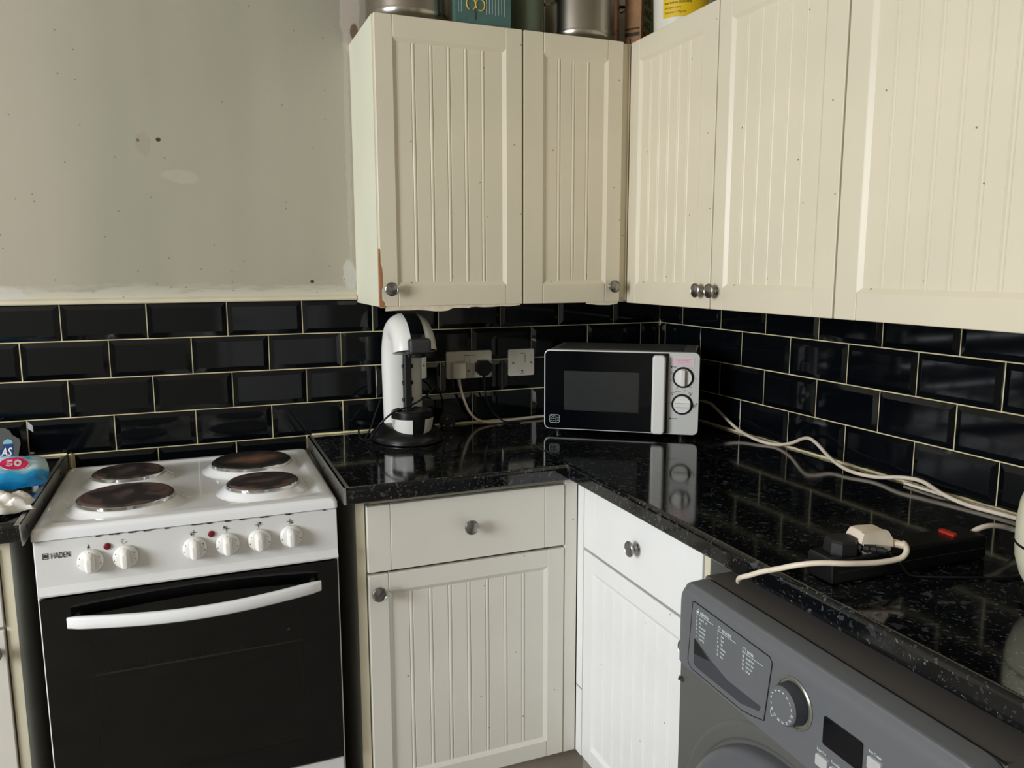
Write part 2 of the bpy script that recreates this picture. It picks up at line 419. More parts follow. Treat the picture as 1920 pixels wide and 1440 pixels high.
MB().tube([(dx0+.05, -4.22, 1.0), (dx0+.05, -4.17, 1.0), (dx0+.17, -4.17, 1.0)], 0.009, 8, 1).build('door_handle', 'chrome', dr)

# ------------------------------------------------------------------ tiles
TW, G = 0.203, 0.0028
LV = [0.912, 1.0095, 1.1104, 1.2111, 1.3068]
tile_cache = {}
def tile_mesh(w, h, bl=True, br=True):
    key = (round(w, 3), round(h, 3), bl, br)
    if key in tile_cache: return tile_cache[key]
    bv = 0.0125; mb = MB(); L = []
    def rect(l, r_, t, b_, y): return [(l, y, b_), (w-r_, y, b_), (w-r_, y, h-t), (l, y, h-t)]
    bb = min(bv, h*0.3)
    L.append(rect(0, 0, 0, 0, -0.0010)); L.append(rect(0, 0, 0, 0, -0.0040)); L.append(rect(.001, .001, .001, .001, -0.0048))
    L.append(rect(bv if bl else .001, bv if br else .001, bb, bb, -0.0082))
    L.append(rect((bv if bl else .001)+.0012, (bv if br else .001)+.0012, bb+.0012, bb+.0012, -0.0085))
    mb.loft(L)
    bmesh.ops.recalc_face_normals(mb.b, faces=mb.b.faces[:])
    me = bpy.data.meshes.new('tile'); mb.b.to_mesh(me); mb.b.free(); me.materials.append(M['tile'])
    tile_cache[key] = me; return me
def put_tile(parent, u, z, w, h, right=False, bl=True, br=True):
    if w < 0.012 or h < 0.012: return
    o = bpy.data.objects.new('tile', tile_mesh(w, h, bl, br)); COL.objects.link(o); o.parent = parent
    t1, t2 = random.gauss(0, 0.0022), random.gauss(0, 0.0028)
    if right: o.location = (0, -u, z); o.rotation_euler = (t1, 0, -PI/2+t2)
    else: o.location = (u, 0, z); o.rotation_euler = (t1, 0, t2)
def course(parent, z0, z1, start, u_lo, u_hi, right=False):
    """one row of tiles: joints at start + k*TW, cut at u_lo and u_hi"""
    k = math.floor((u_lo-start)/TW)
    while start+k*TW < u_hi:
        a, b = start+k*TW, start+(k+1)*TW; ca, cb = max(a, u_lo), min(b, u_hi)
        put_tile(parent, ca+G/2, z0+G/2, cb-ca-G, z1-z0-G, right, ca == a, cb == b)
        k += 1
ub = -1.8116
for (z0, z1, off) in ((LV[3], LV[4], 0.0), (LV[2], LV[3], .0054+TW/2), (LV[1], LV[2], .0047), (LV[0], LV[1], .0056+TW/2)):
    course(wall_back, z0, z1, ub+off, -2.43, -0.0085)
course(wall_back, 0.811, LV[0], ub+.006, -1.812, -1.205)
rb = 0.1391
for (z0, z1, off) in ((LV[3], LV[4], 0.0), (LV[2], LV[3], .0008+TW/2), (LV[1], LV[2], .0033), (LV[0], LV[1], .0067+TW/2)):
    course(wall_right, z0, z1, rb+off, 0.0085, 2.25, True)
MB().box(-2.43, -0.0, -0.0034, 0.0, LV[0]-.004, LV[4]-.001).box(-1.812, -1.203, -0.0034, 0, 0.812, LV[0]-.004).build('grout', 'grout', wall_back)
MB().box(-0.0034, 0.0, -2.25, -0.0034, LV[0]-.004, LV[4]-.001).build('grout', 'grout', wall_right)
# white trim above the tiles
tr = MB(); tr.prism([(0, 1.3065), (-0.011, 1.3065), (-0.0125, 1.309), (-0.012, 1.316), (-0.004, 1.3205), (0, 1.321)], -2.43, -1.046, 'x')
struct(tr.build('trim_1', 'trim_white'))
# sealant beads between worktop and tiles
def bead(name, pts, r):
    mb = MB(); P = []
    for a, b in zip(pts, pts[1:]):
        n = max(2, int((Vector(b)-Vector(a)).length/0.02))
        for i in range(n): P.append(Vector(a).lerp(Vector(b), i/n)+Vector((0, 0, random.uniform(-.0006, .0006))))
    P.append(Vector(pts[-1]))
    mb.tube(P, lambda t: r*(0.8+0.35*random.random()), 6, 1)
    return struct(mb.build(name, 'sealant', smooth=True))
bead('trim_2', [(-1.19, -.009, .9135), (-0.012, -.009, .9135)], 0.0042)
bead('trim_3', [(-.009, -0.012, .9135), (-.009, -2.24, .9135)], 0.0046)
bead('trim_4', [(-2.42, -.009, .9135), (-1.822, -.009, .9135)], 0.0045)
bead('trim_5', [(-1.199, -.006, .876), (-1.199, -.006, .914)], 0.0045)
bead('trim_6', [(-1.814, -.006, .876), (-1.814, -.006, .914)], 0.0055)

# ------------------------------------------------------------------ worktops
def wt_profile(f, r=0.011):
    """(y or x, z) with the front at -f, rounded top and bottom nose"""
    p = [(-0.0005, .872), (-0.0005, .912)]
    for k in range(7):
        a = R(90+90*k/6); p.append((-f+r+r*math.cos(a), .912-r+r*math.sin(a)))
    for k in range(5):
        a = R(180+90*k/4); p.append((-f+.006+.006*math.cos(a), .872+.006+.006*math.sin(a)))
    return p
t = thing('worktop', 'black speckled worktop behind the coffee machine, running from cooker to corner', 'worktop', (-1.2, 0, .872))
o = MB().prism([(a, b-.872) for a, b in wt_profile(.610)], 0.003, .5555, 'x').build('board', 'granite', t, True)
es = MB().box(-.0035, .002, -.612, -.012, .002, .0415, .0005).box(-.0035, .010, -.612, -.012, .0402, .0415, .0004).build('edge_strip', 'alu', t, props={'label': 'aluminium end strip screwed on beside the cooker'})
for yy in (-.12, -.33, -.54): MB().lathe([(.0035, 0), (.0035, .0008), (.001, .0012)], (0, 0, 0), 'y', 10).build('screw', 'wm_line', es).matrix_local = Matrix.Translation((-.0036, yy, .02)) @ Matrix.Rotation(-PI/2, 4, 'Z')
t = thing('worktop', 'black speckled worktop under the microwave and along the right wall', 'worktop', (0, 0, .872))
MB().prism([(a, b-.872) for a, b in wt_profile(.645)], -2.25, -0.0005, 'y').build('board', 'granite', t, True)
MB().box(-.6453, -.6443, -.612, -.6095, .006, .036).build('joint_filler', 'alu', t)
t = thing('worktop', 'short black worktop at left carrying the blue pack', 'worktop', (-2.43, 0, .872))
MB().prism([(a, b-.872) for a, b in wt_profile(.610)], 0, .606, 'x').build('board', 'granite', t, True)
es = MB().prism([(-.010, .0415), (-.628, .0415), (-.631, .034), (-.619, -.004), (-.600, -.004), (-.012, .002)], .607, .6095, 'x').box(.598, .6095, -.628, -.01, .0402, .0415, .0004).build('edge_strip', 'alu', t, props={'label': 'aluminium end strip with pointed lower corner'})
for yy in (-.14, -.38, -.575): MB().lathe([(.0042, 0), (.0042, .0008), (.001, .0012)], (0, 0, 0), 'y', 10).build('screw', 'wm_line', es).matrix_local = Matrix.Translation((.6096, yy, .022)) @ Matrix.Rotation(PI/2, 4, 'Z')

# ------------------------------------------------------------------ cabinet fronts
def knob(parent, x, z, y=0.0):
    return MB().lathe([(.0085, 0), (.0088, .0015), (.0060, .004), (.0060, .013), (.0118, .018), (.0165, .0195), (.0178, .0215), (.0176, .0245), (.0158, .0258), (.0148, .0250), (.0136, .0254), (.0070, .0268), (0.00001, .0272)], (x, y, z), 'y', 28).build('knob', 'knob', parent, True, 50)
def panel_door(parent, x0, x1, z0, z1, mat, knob_at, stile=.047, rail=.050, sp=.048, rstile=None, name='door'):
    """framed door with a tongue-and-groove centre: backing > stiles, rails, moulding, planks, knob. Front face at y = 0"""
    x0 += .0018; x1 -= .0018; z0 += .0015; z1 -= .0015; rs = rstile or stile
    d = MB().box(x0+.004, x1-.004, .0095, .018, z0+.004, z1-.004).build(name, mat, parent)
    a, b, c, e = x0+stile, x1-rs, z0+rail, z1-rail
    for l, r_ in ((x0, a), (b, x1)): MB().box(l, r_, 0, .0165, z0, z1, .0022, 2).build('stile', mat, d, True, 50)
    for l, r_ in ((z0, c), (e, z1)): MB().box(a+.0002, b-.0002, .0003, .0165, l, r_, .0020, 2).build('rail', mat, d, True, 50)
    q = .0105
    MB().loft([[(a-.001, .0006, c-.001), (b+.001, .0006, c-.001), (b+.001, .0006, e+.001), (a-.001, .0006, e+.001)],
               [(a+q, .0078, c+q), (b-q, .0078, c+q), (b-q, .0078, e-q), (a+q, .0078, e-q)]], False, False).build('moulding', mat, d)
    pa, pb = a+q, b-q; n = max(2, round((pb-pa)/sp)); w = (pb-pa)/n
    for i in range(n):
        l, r_ = pa+i*w, pa+(i+1)*w
        pr = [(l, .0095), (l+.0002, .0078), (l+.0009, .0066)] if i else [(l-.003, .0095), (l-.003, .0066)]
        if i < n-1:
            pr += [(r_-.0108, .0066), (r_-.0094, .0081), (r_-.0080, .0070), (r_-.0062, .0061), (r_-.0044, .0059), (r_-.0026, .0062), (r_-.0012, .0072), (r_-.0004, .0081), (r_, .0095)]
        else: pr += [(r_+.003, .0066), (r_+.003, .0095)]
        MB().prism(pr, c+q-.003, e-q+.003, 'z').build('plank', mat, d)
    if knob_at: knob(d, knob_at[0], knob_at[1])
    return d
def drawer_front(parent, x0, x1, z0, z1, mat, kx, kz, st=.055):
    x0 += .0015; x1 -= .0015; z0 += .0015; z1 -= .0015
    d = MB().box(x0+.003, x1-.003, .006, .018, z0+.003, z1-.003).build('drawer', mat, parent)
    for l, r_ in ((x0, x0+st), (x0+st+.0002, x1-st-.0002), (x1-st, x1)):
        MB().box(l, r_, 0, .0165, z0, z1, .0020, 2).build('front_board', mat, d, True, 50)
    knob(d, kx, kz); return d
def wall_cabinet(label, loc, rz, w, kside, h=.723, depth=.31, cx=(0, None), rstile=None, stile=.047, side=None):
    t = thing('wall_cabinet', label, 'cabinet', loc, rz)
    c1 = cx[1] if cx[1] is not None else w
    MB().box(cx[0], c1, .0195, depth-.0005, .001, h-.001).build('carcass', side or 'carcass', t)
    ka = None if kside is None else ((.026 if kside == 'l' else w-.030), .047)
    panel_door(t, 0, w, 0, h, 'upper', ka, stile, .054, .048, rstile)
    return t
c1 = wall_cabinet('tall cream wall cabinet door with torn brown lower left edge, beside bare plaster wall', (-1.043, -.31, 1.297), 0, .399, 'l', side='upper_side')
MB().prism([(.0, .0), (.0, .15), (.0022, .14), (.0028, .11), (.006, .102), (.0078, .085), (.008, .06), (.0066, .05), (.004, .047), (.004, .02), (.011, .012), (.0125, 0)], -.0006, .012, 'y').build('exposed_core', 'mdf', c1, props={'label': 'brown fibreboard showing where the vinyl has torn'})
pe = MB(); bot = [(.014, -.010), (.03, -.0095), (.05, -.0088), (.075, -.0092), (.10, -.0086), (.125, -.0105), (.145, -.0128), (.165, -.0134), (.182, -.0122), (.186, -.0100), (.192, -.0075), (.200, -.0050), (.225, -.0052), (.243, -.0068), (.247, -.0040), (.262, -.0034), (.285, -.0052), (.310, -.0046), (.335, -.0030), (.360, -.0042), (.392, -.001)]
pe.prism([(.014, .004)] + bot + [(.392, .004)], .002, .004, 'y')
pe.build('peeling_edge', 'peel', c1, props={'label': 'loose torn strip of vinyl hanging below the door'})
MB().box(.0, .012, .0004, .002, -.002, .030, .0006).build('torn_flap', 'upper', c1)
c2 = wall_cabinet('narrow cream wall cabinet door in the corner, beaded panel', (-.643, -.31, 1.297), 0, .305, 'r', cx=(0, .642), stile=.058, rstile=.048)
pe = MB(); pe.prism([(.20, .003), (.20, -.002), (.235, -.006), (.27, -.007), (.298, -.003), (.300, .003)], .002, .012, 'y'); pe.build('peeling_edge', 'peel', c2)
c3 = wall_cabinet('cream cabinet door on right wall nearest the corner, knob on its right', (-.31, -.297, 1.294), -PI/2, .405, 'r', h=.727, rstile=.062, cx=(.0, None))
c4 = wall_cabinet('cream cabinet door on right wall, middle one with knob on its left', (-.31, -.7025, 1.294), -PI/2, .405, 'l', h=.727, rstile=.056)
c5 = wall_cabinet('wide cream cabinet door without a knob, rightmost on the right wall', (-.31, -1.1085, 1.294), -PI/2, .60, None, h=.727, stile=.055)
for i, c in enumerate((c1, c2, c3, c4, c5)): c['group'] = 'cream wall cabinets'
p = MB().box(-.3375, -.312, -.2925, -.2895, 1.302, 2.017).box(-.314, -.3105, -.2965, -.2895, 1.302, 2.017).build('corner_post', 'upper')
tag(p, 'thin cream corner filler between the two runs of wall cabinets', 'filler strip')

def base_unit(label, loc, rz, w, h_top=.857, split=.694, mat='lower', knob_side='l', depth=.565, dk=None):
    t = thing('base_cabinet', label, 'cabinet', loc, rz, 'base cabinets under the worktops')
    MB().box(0, .018, .02, depth, .12, .871).box(w-.018, w, .02, depth, .12, .871).box(.018, w-.018, .02, depth, .12, .138).box(.018, w-.018, depth-.01, depth, .138, .871).box(.018, w-.018, .02, .06, .855, .871).build('carcass', 'carcass', t)
    drawer_front(t, 0, w, split, h_top, mat, w/2-.001 if dk is None else dk, .782)
    panel_door(t, 0, w, .118, split-.004, mat, (.022 if knob_side == 'l' else w-.022, .650), .047, .045, .049)
    return t
b1 = base_unit('cream base cabinet with drawer between cooker and corner', (-1.150, -.585, 0), 0, .507, knob_side='l', dk=.249)
MB().box(-.022, -.0015, 0.014, .575, 0, .871, .001).build('end_panel', 'shade_grey', b1)
MB().box(-.022, -.0015, 0.012, 0.0138, 0, .871).build('edge_band', 'carcass', b1)
b2 = base_unit('cream base cabinet, whitened by painted daylight, with drawer left of the washing machine', (-.605, -.615, 0), -PI/2, .50, mat='lower_daylit', knob_side='r', dk=.262)
MB().box(.5015, .519, 0.006, .575, 0, .871, .001).build('end_panel', 'shade_grey', b2)
MB().box(.5015, .519, 0.004, 0.0058, 0, .871).build('edge_band', 'carcass', b2)
b3 = base_unit('cream base cabinet at far left beyond the cooker', (-2.372, -.585, 0), 0, .50, knob_side='r')
MB().box(.5015, .520, 0.008, .575, 0, .871, .001).build('end_panel', 'shade_grey', b3)
MB().box(.5015, .520, 0.006, 0.0078, 0, .871).build('edge_band', 'carcass', b3)
pl = MB().box(-.6425, -.608, -.583, -.566, .118, .868, .0012).build('filler_strip', 'lower')
tag(pl, 'cream filler strip on the back run in the base corner', 'filler strip')
pl = MB().box(-.6065, -.590, -.6145, -.5835, .118, .868, .0012).build('filler_strip', 'lower_daylit')
tag(pl, 'cream filler strip, whitened by painted daylight, on the right run in the base corner', 'filler strip')
tag(MB().box(-1.150, -.545, -.535, -.520, 0, .117).build('plinth', 'plinth'), 'grey plinth board under the cream drawer cabinet', 'plinth')
tag(MB().box(-.560, -.545, -1.114, -.5355, 0, .117).build('plinth', 'plinth'), 'grey plinth board under the daylit base cabinet', 'plinth')

# ------------------------------------------------------------------ cooker
ck = thing('cooker', 'white freestanding electric cooker with four solid hotplates', 'cooker', (-1.514, -.30, 0))
def CK(mb, name, mat, parent=None, smooth=True, angle=35, props=None):
    mb.b.transform(Matrix.Translation((1.514, .30, 0))); return mb.build(name, mat, parent or ck, smooth, angle, props)
X0, X1 = -1.812, -1.216
CK(MB().box(X0, X0+.012, -.585, -.085, .03, .867, .002).box(X1-.012, X1, -.585, -.085, .03, .867, .002).box(X0+.012, X1-.012, -.092, -.085, .03, .867).box(X0+.012, X1-.012, -.575, -.092, .03, .045).box(X0+.012, X1-.012, -.575, -.092, .752, .760), 'body', 'enamel_panel')
cv = CK(MB().box(X0+.05, X1-.05, -.10, -.095, .29, .74).box(X0+.05, X0+.055, -.59, -.10, .29, .74).box(X1-.055, X1-.05, -.59, -.10, .29, .74).box(X0+.05, X1-.05, -.59, -.10, .285, .29).box(X0+.05, X1-.05, -.59, -.10, .74, .745), 'oven_cavity', 'cavity', smooth=False)
rk = MB(); rz_ = .545
rk.tube([(X0+.06, -.55, rz_), (X1-.06, -.55, rz_)], .0028, 6, 1).tube([(X0+.06, -.15, rz_), (X1-.06, -.15, rz_)], .0028, 6, 1)
for k in range(17): xx = X0+.08+k*.0272; rk.tube([(xx, -.5535, rz_+.003), (xx, -.530, rz_+.003)], .0015, 5, 1)
CK(rk, 'oven_rack', 'rack')
# hob tray
L = []
for i, z, r in ((0, .8685, .008), (0, .882, .010), (.003, .8890, .012), (.010, .8920, .014)):
    L.append([(p_, q_, z) for p_, q_ in rrect(X0+i, X1-i, -.606+i, -.078-i*.3, r, 6)])
for ex, ef, eb, z, r in ((.026, .036, .016, .8922, .022), (.031, .042, .020, .8905, .026), (.040, .050, .027, .8870, .032), (.048, .060, .034, .8862, .038)):
    L.append([(p_, q_, z) for p_, q_ in rrect(X0+ex, X1-ex, -.606+ef, -.078-eb, r, 6)])
hob = CK(MB().loft(L), 'hob', 'enamel', angle=60)
for cx, cy, r, dark in ((-1.660, -.238, .0775, 0), (-1.650, -.460, .0950, 1), (-1.373, -.232, .0950, 2), (-1.363, -.455, .0780, 0)):
    CK(MB().lathe([(r+.026, .8862), (r+.024, .8872), (r+.020, .8890), (r+.0075, .8985), (r+.004, .8998), (r+.001, .9000)], (cx, cy, 0), 'z', 56), 'hotplate_collar', 'enamel', angle=40)
    pm = MB().lathe([(r-.002, -.006), (r-.0005, .0080), (r-.003, .0104), (r-.009, .0110), (r-.0105, .0102), (r-.014, .0104), (.022, .0104), (.019, .0092), (.004, .0092), (.00001, .0092)], (0, 0, 0), 'z', 56)
    po = pm.build('hotplate', 'hotplate' if dark != 2 else 'hotplate_rust', ck, True, 40); po.location = (cx+1.514, cy+.30, .900); po.rotation_euler = (0, 0, cx*7)
    MB().lathe([(r+.0030, -.003), (r+.0026, .0062), (r+.0010, .0074), (r-.0006, .0070)], (0, 0, 0), 'z', 56).build('chrome_rim', 'chrome', po, True)
# fascia with knobs
F = [(-.585, .8660), (-.600, .8660), (-.6022, .8640), (-.6035, .800), (-.6045, .773), (-.610, .763), (-.6145, .7585), (-.613, .7545), (-.600, .7525), (-.585, .7525)]
fas = CK(MB().loft([[(x, y, z if not e else .808+(z-.808)*.985) for y, z in F] for x, e in ((X0+.006, 1), (X0+.009, 0), (X1-.007, 0), (X1-.004, 1))]), 'control_panel', 'enamel_panel', angle=25)
CK(MB().box(X0+.004, X1-.004, -.598, -.585, .8655, .8690), 'shadow_gap', 'wm_line')
for i, kx in enumerate((-1.711, -1.647, -1.516, -1.451, -1.386, -1.320)):
    kb = MB().lathe([(.0225, 0), (.0240, .001), (.0238, .005), (.0225, .0095), (.0195, .0125), (.013, .0140), (.00001, .0145)], (0, 0, 0), 'y', 36)
    k_ = kb.build('control_knob', 'white_plastic', ck, True, 50); k_.location = (kx+1.514, -.6035+.30, .8165); k_.rotation_euler = (0, 0, 0)
    g = MB(); LL = []
    for hx, y, z0, z1 in ((.0100, -.010, -.0215, .0205), (.0085, -.020, -.0205, .018), (.0062, -.0265, -.0185, .013), (.0035, -.0285, -.0165, .009)):
        LL.append([(p_, y, q_) for p_, q_ in rrect(-hx, hx, z0, z1, hx*.8, 4)])
    g.loft(LL); g.build('grip', 'white_plastic', k_, True, 50)
    d_ = MB()
    for a in (90, 150, 30, -10, 190): d_.lathe([(.0011, 0), (.0011, .0003)], (.0200*math.cos(R(a)), -.0123, .0200*math.sin(R(a))), 'y', 8)
    d_.build('dial_marks', 'ink', k_)
for lx in (-1.679, -1.482):
    CK(MB().lathe([(.0070, 0), (.0068, .002), (.0045, .0035), (.00001, .004)], (lx, -.6035, .842), 'y', 20), 'indicator_light', 'red_lens')
mk = MB(); ym = -.6037
for i, kx in enumerate((-1.517, -1.452, -1.387, -1.321)):
    z = .8505
    mk.box(kx-.0065, kx+.0065, ym, ym+.0003, z-.0005, z+.0005).box(kx-.0005, kx+.0005, ym, ym+.0003, z-.0060, z+.0060)
    dx, dz = ((-.0040, -.0038), (-.0040, .0038), (.0040, .0040), (.0040, -.0038))[i]
    mk.lathe([(.0019, 0), (.0019, .0003)], (kx+dx, ym+.0003, z+dz), 'y', 10)
for kx in (-1.713, -1.649, -1.517, -1.452, -1.387, -1.321): mk.box(kx-.0023, kx+.0023, ym, ym+.0003, .8405, .8415)
mk.box(-1.7137, -1.7123, ym, ym+.0003, .846, .8515).lathe([(.0022, 0), (.0022, .0003)], (-1.713, ym+.0003, .8455), 'y', 10)
mk.tube([(-1.649+.0045*math.cos(R(a)), ym, .8495+.0045*math.sin(R(a))) for a in range(80, 361, 28)], .0004, 5, 1)
mk.b.transform(Matrix.Translation((0, 0, -.0010)))
CK(mk, 'dial_symbols', 'ink', smooth=False)
lg = MB().text('HADEN', .0165, (-1.7800, ym, .8300), bold=.0001, sxx=.62)
for a, b, c, d in ((-1.794, -1.784, .8300, .8312), (-1.794, -1.784, .8408, .8420), (-1.794, -1.7928, .8300, .8420), (-1.7852, -1.784, .8300, .8420)): lg.box(a, b, ym, ym+.0003, c, d)
lg.lathe([(.0035, 0), (.0035, .0003)], (-1.789, ym+.0003, .836), 'y', 14)
CK(lg, 'brand_lettering', 'ink', smooth=False)
# door
dz0, dz1_ = .268, .7475; wx0, wx1, wz_0, wz_1 = -1.722, -1.304, .330, .652
dm = MB(); yf = -.6055
for a, b, c, d in ((X0+.006, wx0, dz0, dz1_), (wx1, X1-.006, dz0, dz1_), (wx0, wx1, wz_1, dz1_), (wx0, wx1, dz0, wz_0)): dm.box(a, b, yf+.0002, yf+.016, c, d)
odoor = CK(dm, 'oven_door', 'black_gloss', smooth=False)
CK(slab(MB(), X0+.006, X1-.006, dz0, dz1_, yf, yf+.002, .004, .0008), 'door_glass', 'oven_glass', odoor)
hp = MB(); LL = []
for k in range(25):
    t_ = k/24; x = -1.757+(-1.263+1.757)*t_; bow = math.sin(PI*t_)
    y = -.632-.040*bow; zc = .704-.003*bow; e = min(1, min(t_, 1-t_)*14+.35); hh = .0132*(.82+.18*e); th = .0075*e+.002
    c_ = [(x, y-th*.9, zc-hh*.7), (x, y-th, zc), (x, y-th*.9, zc+hh*.7), (x, y-th*.4, zc+hh), (x, y+th*.6, zc+hh*.9), (x, y+th, zc), (x, y+th*.6, zc-hh*.9), (x, y-th*.4, zc-hh)]
    LL.append(c_)
hp.loft(LL)
CK(hp, 'handle', 'enamel', odoor, angle=60)
for a in (-1.752, -1.285): CK(MB().box(a+.004, a+.015, -.632, -.605, .694, .704, .002), 'handle_mount', 'enamel', odoor)
ch = MB(); random.seed(5)
for a, b in ((-1.70, .010), (-1.675, .020), (-1.640, .016), (-1.612, .018), (-1.572, .008), (-1.520, .022), (-1.490, .010), (-1.455, .012), (-1.425, .014), (-1.385, .020), (-1.330, .012), (-1.250, .006)):
    n_ = 7; ch.prism([(a+b*k/n_, .8665) for k in range(n_+1)] + [(a+b*(n_-k)/n_, .8665-random.uniform(.0006, .0028)*(1 if 0 < k < n_ else .1)) for k in range(n_+1)], -.6042, -.6015, 'y')
CK(ch, 'chipped_enamel', 'rust', smooth=False)
CK(MB().prism([(-1.338, .600), (-1.330, .600), (-1.334, .607)], yf-.0003, yf, 'y'), 'warning_mark', 'dark_grey', odoor)
CK(MB().box(X0+.005, X1-.005, -.600, -.575, .055, .262, .004, 2), 'drawer', 'enamel_panel')
CK(MB().lathe([(.018, 0), (.018, .03)], (X0+.05, -.54, 0)).lathe([(.018, 0), (.018, .03)], (X1-.05, -.54, 0)).lathe([(.018, 0), (.018, .03)], (X0+.05, -.08, 0)).lathe([(.018, 0), (.018, .03)], (X1-.05, -.08, 0)), 'feet', 'black_plastic')

# ------------------------------------------------------------------ washing machine
wm = thing('washing_machine', 'dark grey front-loading washing machine pushed under the right worktop', 'washing machine', (-.710, -1.190, 0), R(-91.2))
WW = .595
def prof_box(mb, loops): return mb.loft(loops)
MB().box(0, WW, .008, .56, .02, .690, .004, 2).build('body', 'wm_body', wm, True)
MB().box(.006, WW-.006, .050, .56, .690, .847, .003).build('top_plate', 'wm_top', wm, True)
MB().box(.030, WW-.004, .0455, .0495, .8455, .8480).build('top_groove', 'wm_line', wm)
# console : loft along x with rounded left and right ends
CP = [(.045, .690), (.002, .690), (0, .693), (0, .820), (.0008, .829), (.004, .8365), (.0085, .8408), (.010, .8445), (.0140, .8462), (.045, .8482)]
LL = []
for x, k in ((0, .026), (.0015, .0185), (.005, .011), (.010, .006), (.018, .002), (.028, 0), (WW-.028, 0), (WW-.018, .002), (WW-.010, .006), (WW-.005, .011), (WW-.0015, .0185), (WW, .026)):
    LL.append([(x, y+k*.28, z-(k if z > .75 else 0)) for y, z in CP])
con = MB().loft(LL).build('control_console', 'wm', wm, True, 35)
seam = MB().box(.03, WW-.03, .0088, .0094, .8408, .8415); seam.build('seam', 'ring', con)
# detergent drawer outline, front and pocket
def outline(mb, pts, y, w, closed=True):
    P = [Vector((p[0], y, p[1])) for p in pts]
    if closed: P.append(P[0])
    return mb.tube(P, w, 6, 1, caps=not closed)
DP = [(.047, .8215), (.053, .8235), (.250, .8180), (.2565, .8110), (.2440, .7110), (.2400, .7100), (.214, .7030), (.190, .6985), (.050, .6985), (.0395, .7040), (.0375, .7120)]
dd = MB().prism([(a, b) for a, b in DP], -.0008, .002, 'y').build('detergent_drawer', 'wm', con, True, 30)
outline(MB(), DP, -.0006, .0009).build('drawer_gap', 'wm_line', con)
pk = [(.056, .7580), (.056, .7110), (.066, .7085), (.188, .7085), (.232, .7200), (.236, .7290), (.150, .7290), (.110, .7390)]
MB().prism(pk, -.0014, -.0006, 'y').build('drawer_pocket', 'wm_dark', con)  # flat shape; the shade of the recess is its dark colour
MB().prism([(.056, .7580), (.056, .7300), (.100, .7380)], -.0018, -.0012, 'y').build('pocket_shade', 'wm_line', con)  # black wedge painted for the deepest shade in the pocket
tx = MB(); yt = -.0011
def col_(x, z, head, rows, n0, iconf):
    tx.text(head, .0068, (x+.0125, yt, z), bold=.00012, sxx=.72)
    tx.box(x, x+.050, yt-.0002, yt, z-.0028, z-.0020)
    for i, r_ in enumerate(rows):
        zz = z-.0105-i*.0071
        tx.text(str(n0+i), .0058, (x+.001, yt, zz), bold=.00025, sxx=.7)
        tx.text(r_, .0054, (x+.0105, yt, zz), bold=.00005, sxx=.68)
    iconf(x+.005, z+.0028)
def ic_bucket(x, z): tx.box(x-.003, x+.003, yt-.0002, yt, z-.003, z+.001); tx.box(x+.001, x+.002, yt-.0002, yt, z+.002, z+.005)
def ic_star(x, z):
    P = [(x+(.0042 if k % 2 == 0 else .0018)*math.sin(2*PI*k/10), z+(.0042 if k % 2 == 0 else .0018)*math.cos(2*PI*k/10)) for k in range(10)]
    outline(tx, P, yt, .0004)
def ic_clock(x, z):
    outline(tx, [(x+.004*math.cos(2*PI*k/12), z+.004*math.sin(2*PI*k/12)) for k in range(12)], yt, .0004); tx.box(x-.0004, x+.0004, yt-.0002, yt, z, z+.0025)
col_(.058, .8080, 'ESSENTIALS', ['Rapid 30    mix', 'Easy', 'Wool & Soft', 'Anti Allergy', 'Economics', 'Steam Dry'], 1, ic_bucket)
col_(.120, .8045, 'EXCLUSIVE', ['Jeans', 'Sport', 'Silk', 'Delicates', 'Duvets', 'Baby'], 7, ic_star)
col_(.186, .7985, 'EXTRA', ['Gently Wash', 'Rinse & Spin', 'Extra rinse', 'Refresh'], 13, ic_clock)
tx.build('printed_programme_list', 'ink_pale', con)
# programme dial
kc = (.306, .774)
MB().lathe([(.0385, 0), (.0385, .0014), (.0365, .0030), (.0350, .0026), (.0345, .0005)], (kc[0], -.0002, kc[1]), 'y', 48).build('dial_ring', 'ring', con, True)
dl = MB().lathe([(.0310, 0), (.0310, .003), (.0285, .020), (.0265, .0225), (.00001, .0225)], (kc[0], -.0004, kc[1]), 'y', 48).build('programme_dial', 'wm', con, True, 25)
dl.data.materials.append(M['wm_dark'])
for pg in dl.data.polygons:
    if abs(pg.normal.y) < .6: pg.material_index = 1
nm = MB()
for i, s_ in enumerate(['1', '2', '3', '4', '5', '6', '7', '8', '9', '10', '11', '12', '13', '14', '15', '16']):
    a = R(8+22.5*i); u = Vector((-math.sin(a), 0, math.cos(a)))
    nm.text(s_, .0062, (kc[0]+.0205*math.cos(a), -.0232, kc[1]+.0205*math.sin(a)), (math.cos(a), 0, math.sin(a)), tuple(u), bold=.0002, sxx=.7)
nm.build('dial_numbers', 'ink_pale', dl)
MB().lathe([(.0055, 0), (.0055, .0004)], (.268, -.0003, .760), 'y', 16, sy=1.8).build('dial_light', 'button', con)
ou = MB(); outline(ou, [(.262+.0042*math.cos(2*PI*k/14), .735+.0060*math.sin(2*PI*k/14)) for k in range(14)], -.0004, .0005); ou.build('start_mark', 'ink_pale', con)
slab(MB(), .366, .436, .7475, .7895, -.0018, .001, .004, .0008).build('display', 'black_gloss', con, True)
for (a, b, l_) in ((.357, .712, 'Super Dry'), (.384, .709, 'Timed Dry'), (.412, .706, 'Delay'), (.446, .7635, 'Anti Crease'), (.446, .739, 'Extra Rinse')):
    bt = slab(MB(), a, a+.0225, b, b+.0175, -.0045, 0, .003, .0012).build('button', 'button', con, True)
    MB().text(l_, .0056, (a-.001, -.0004, b+.0205), bold=.00003, sxx=.75).build('button_text', 'ink_pale', con)
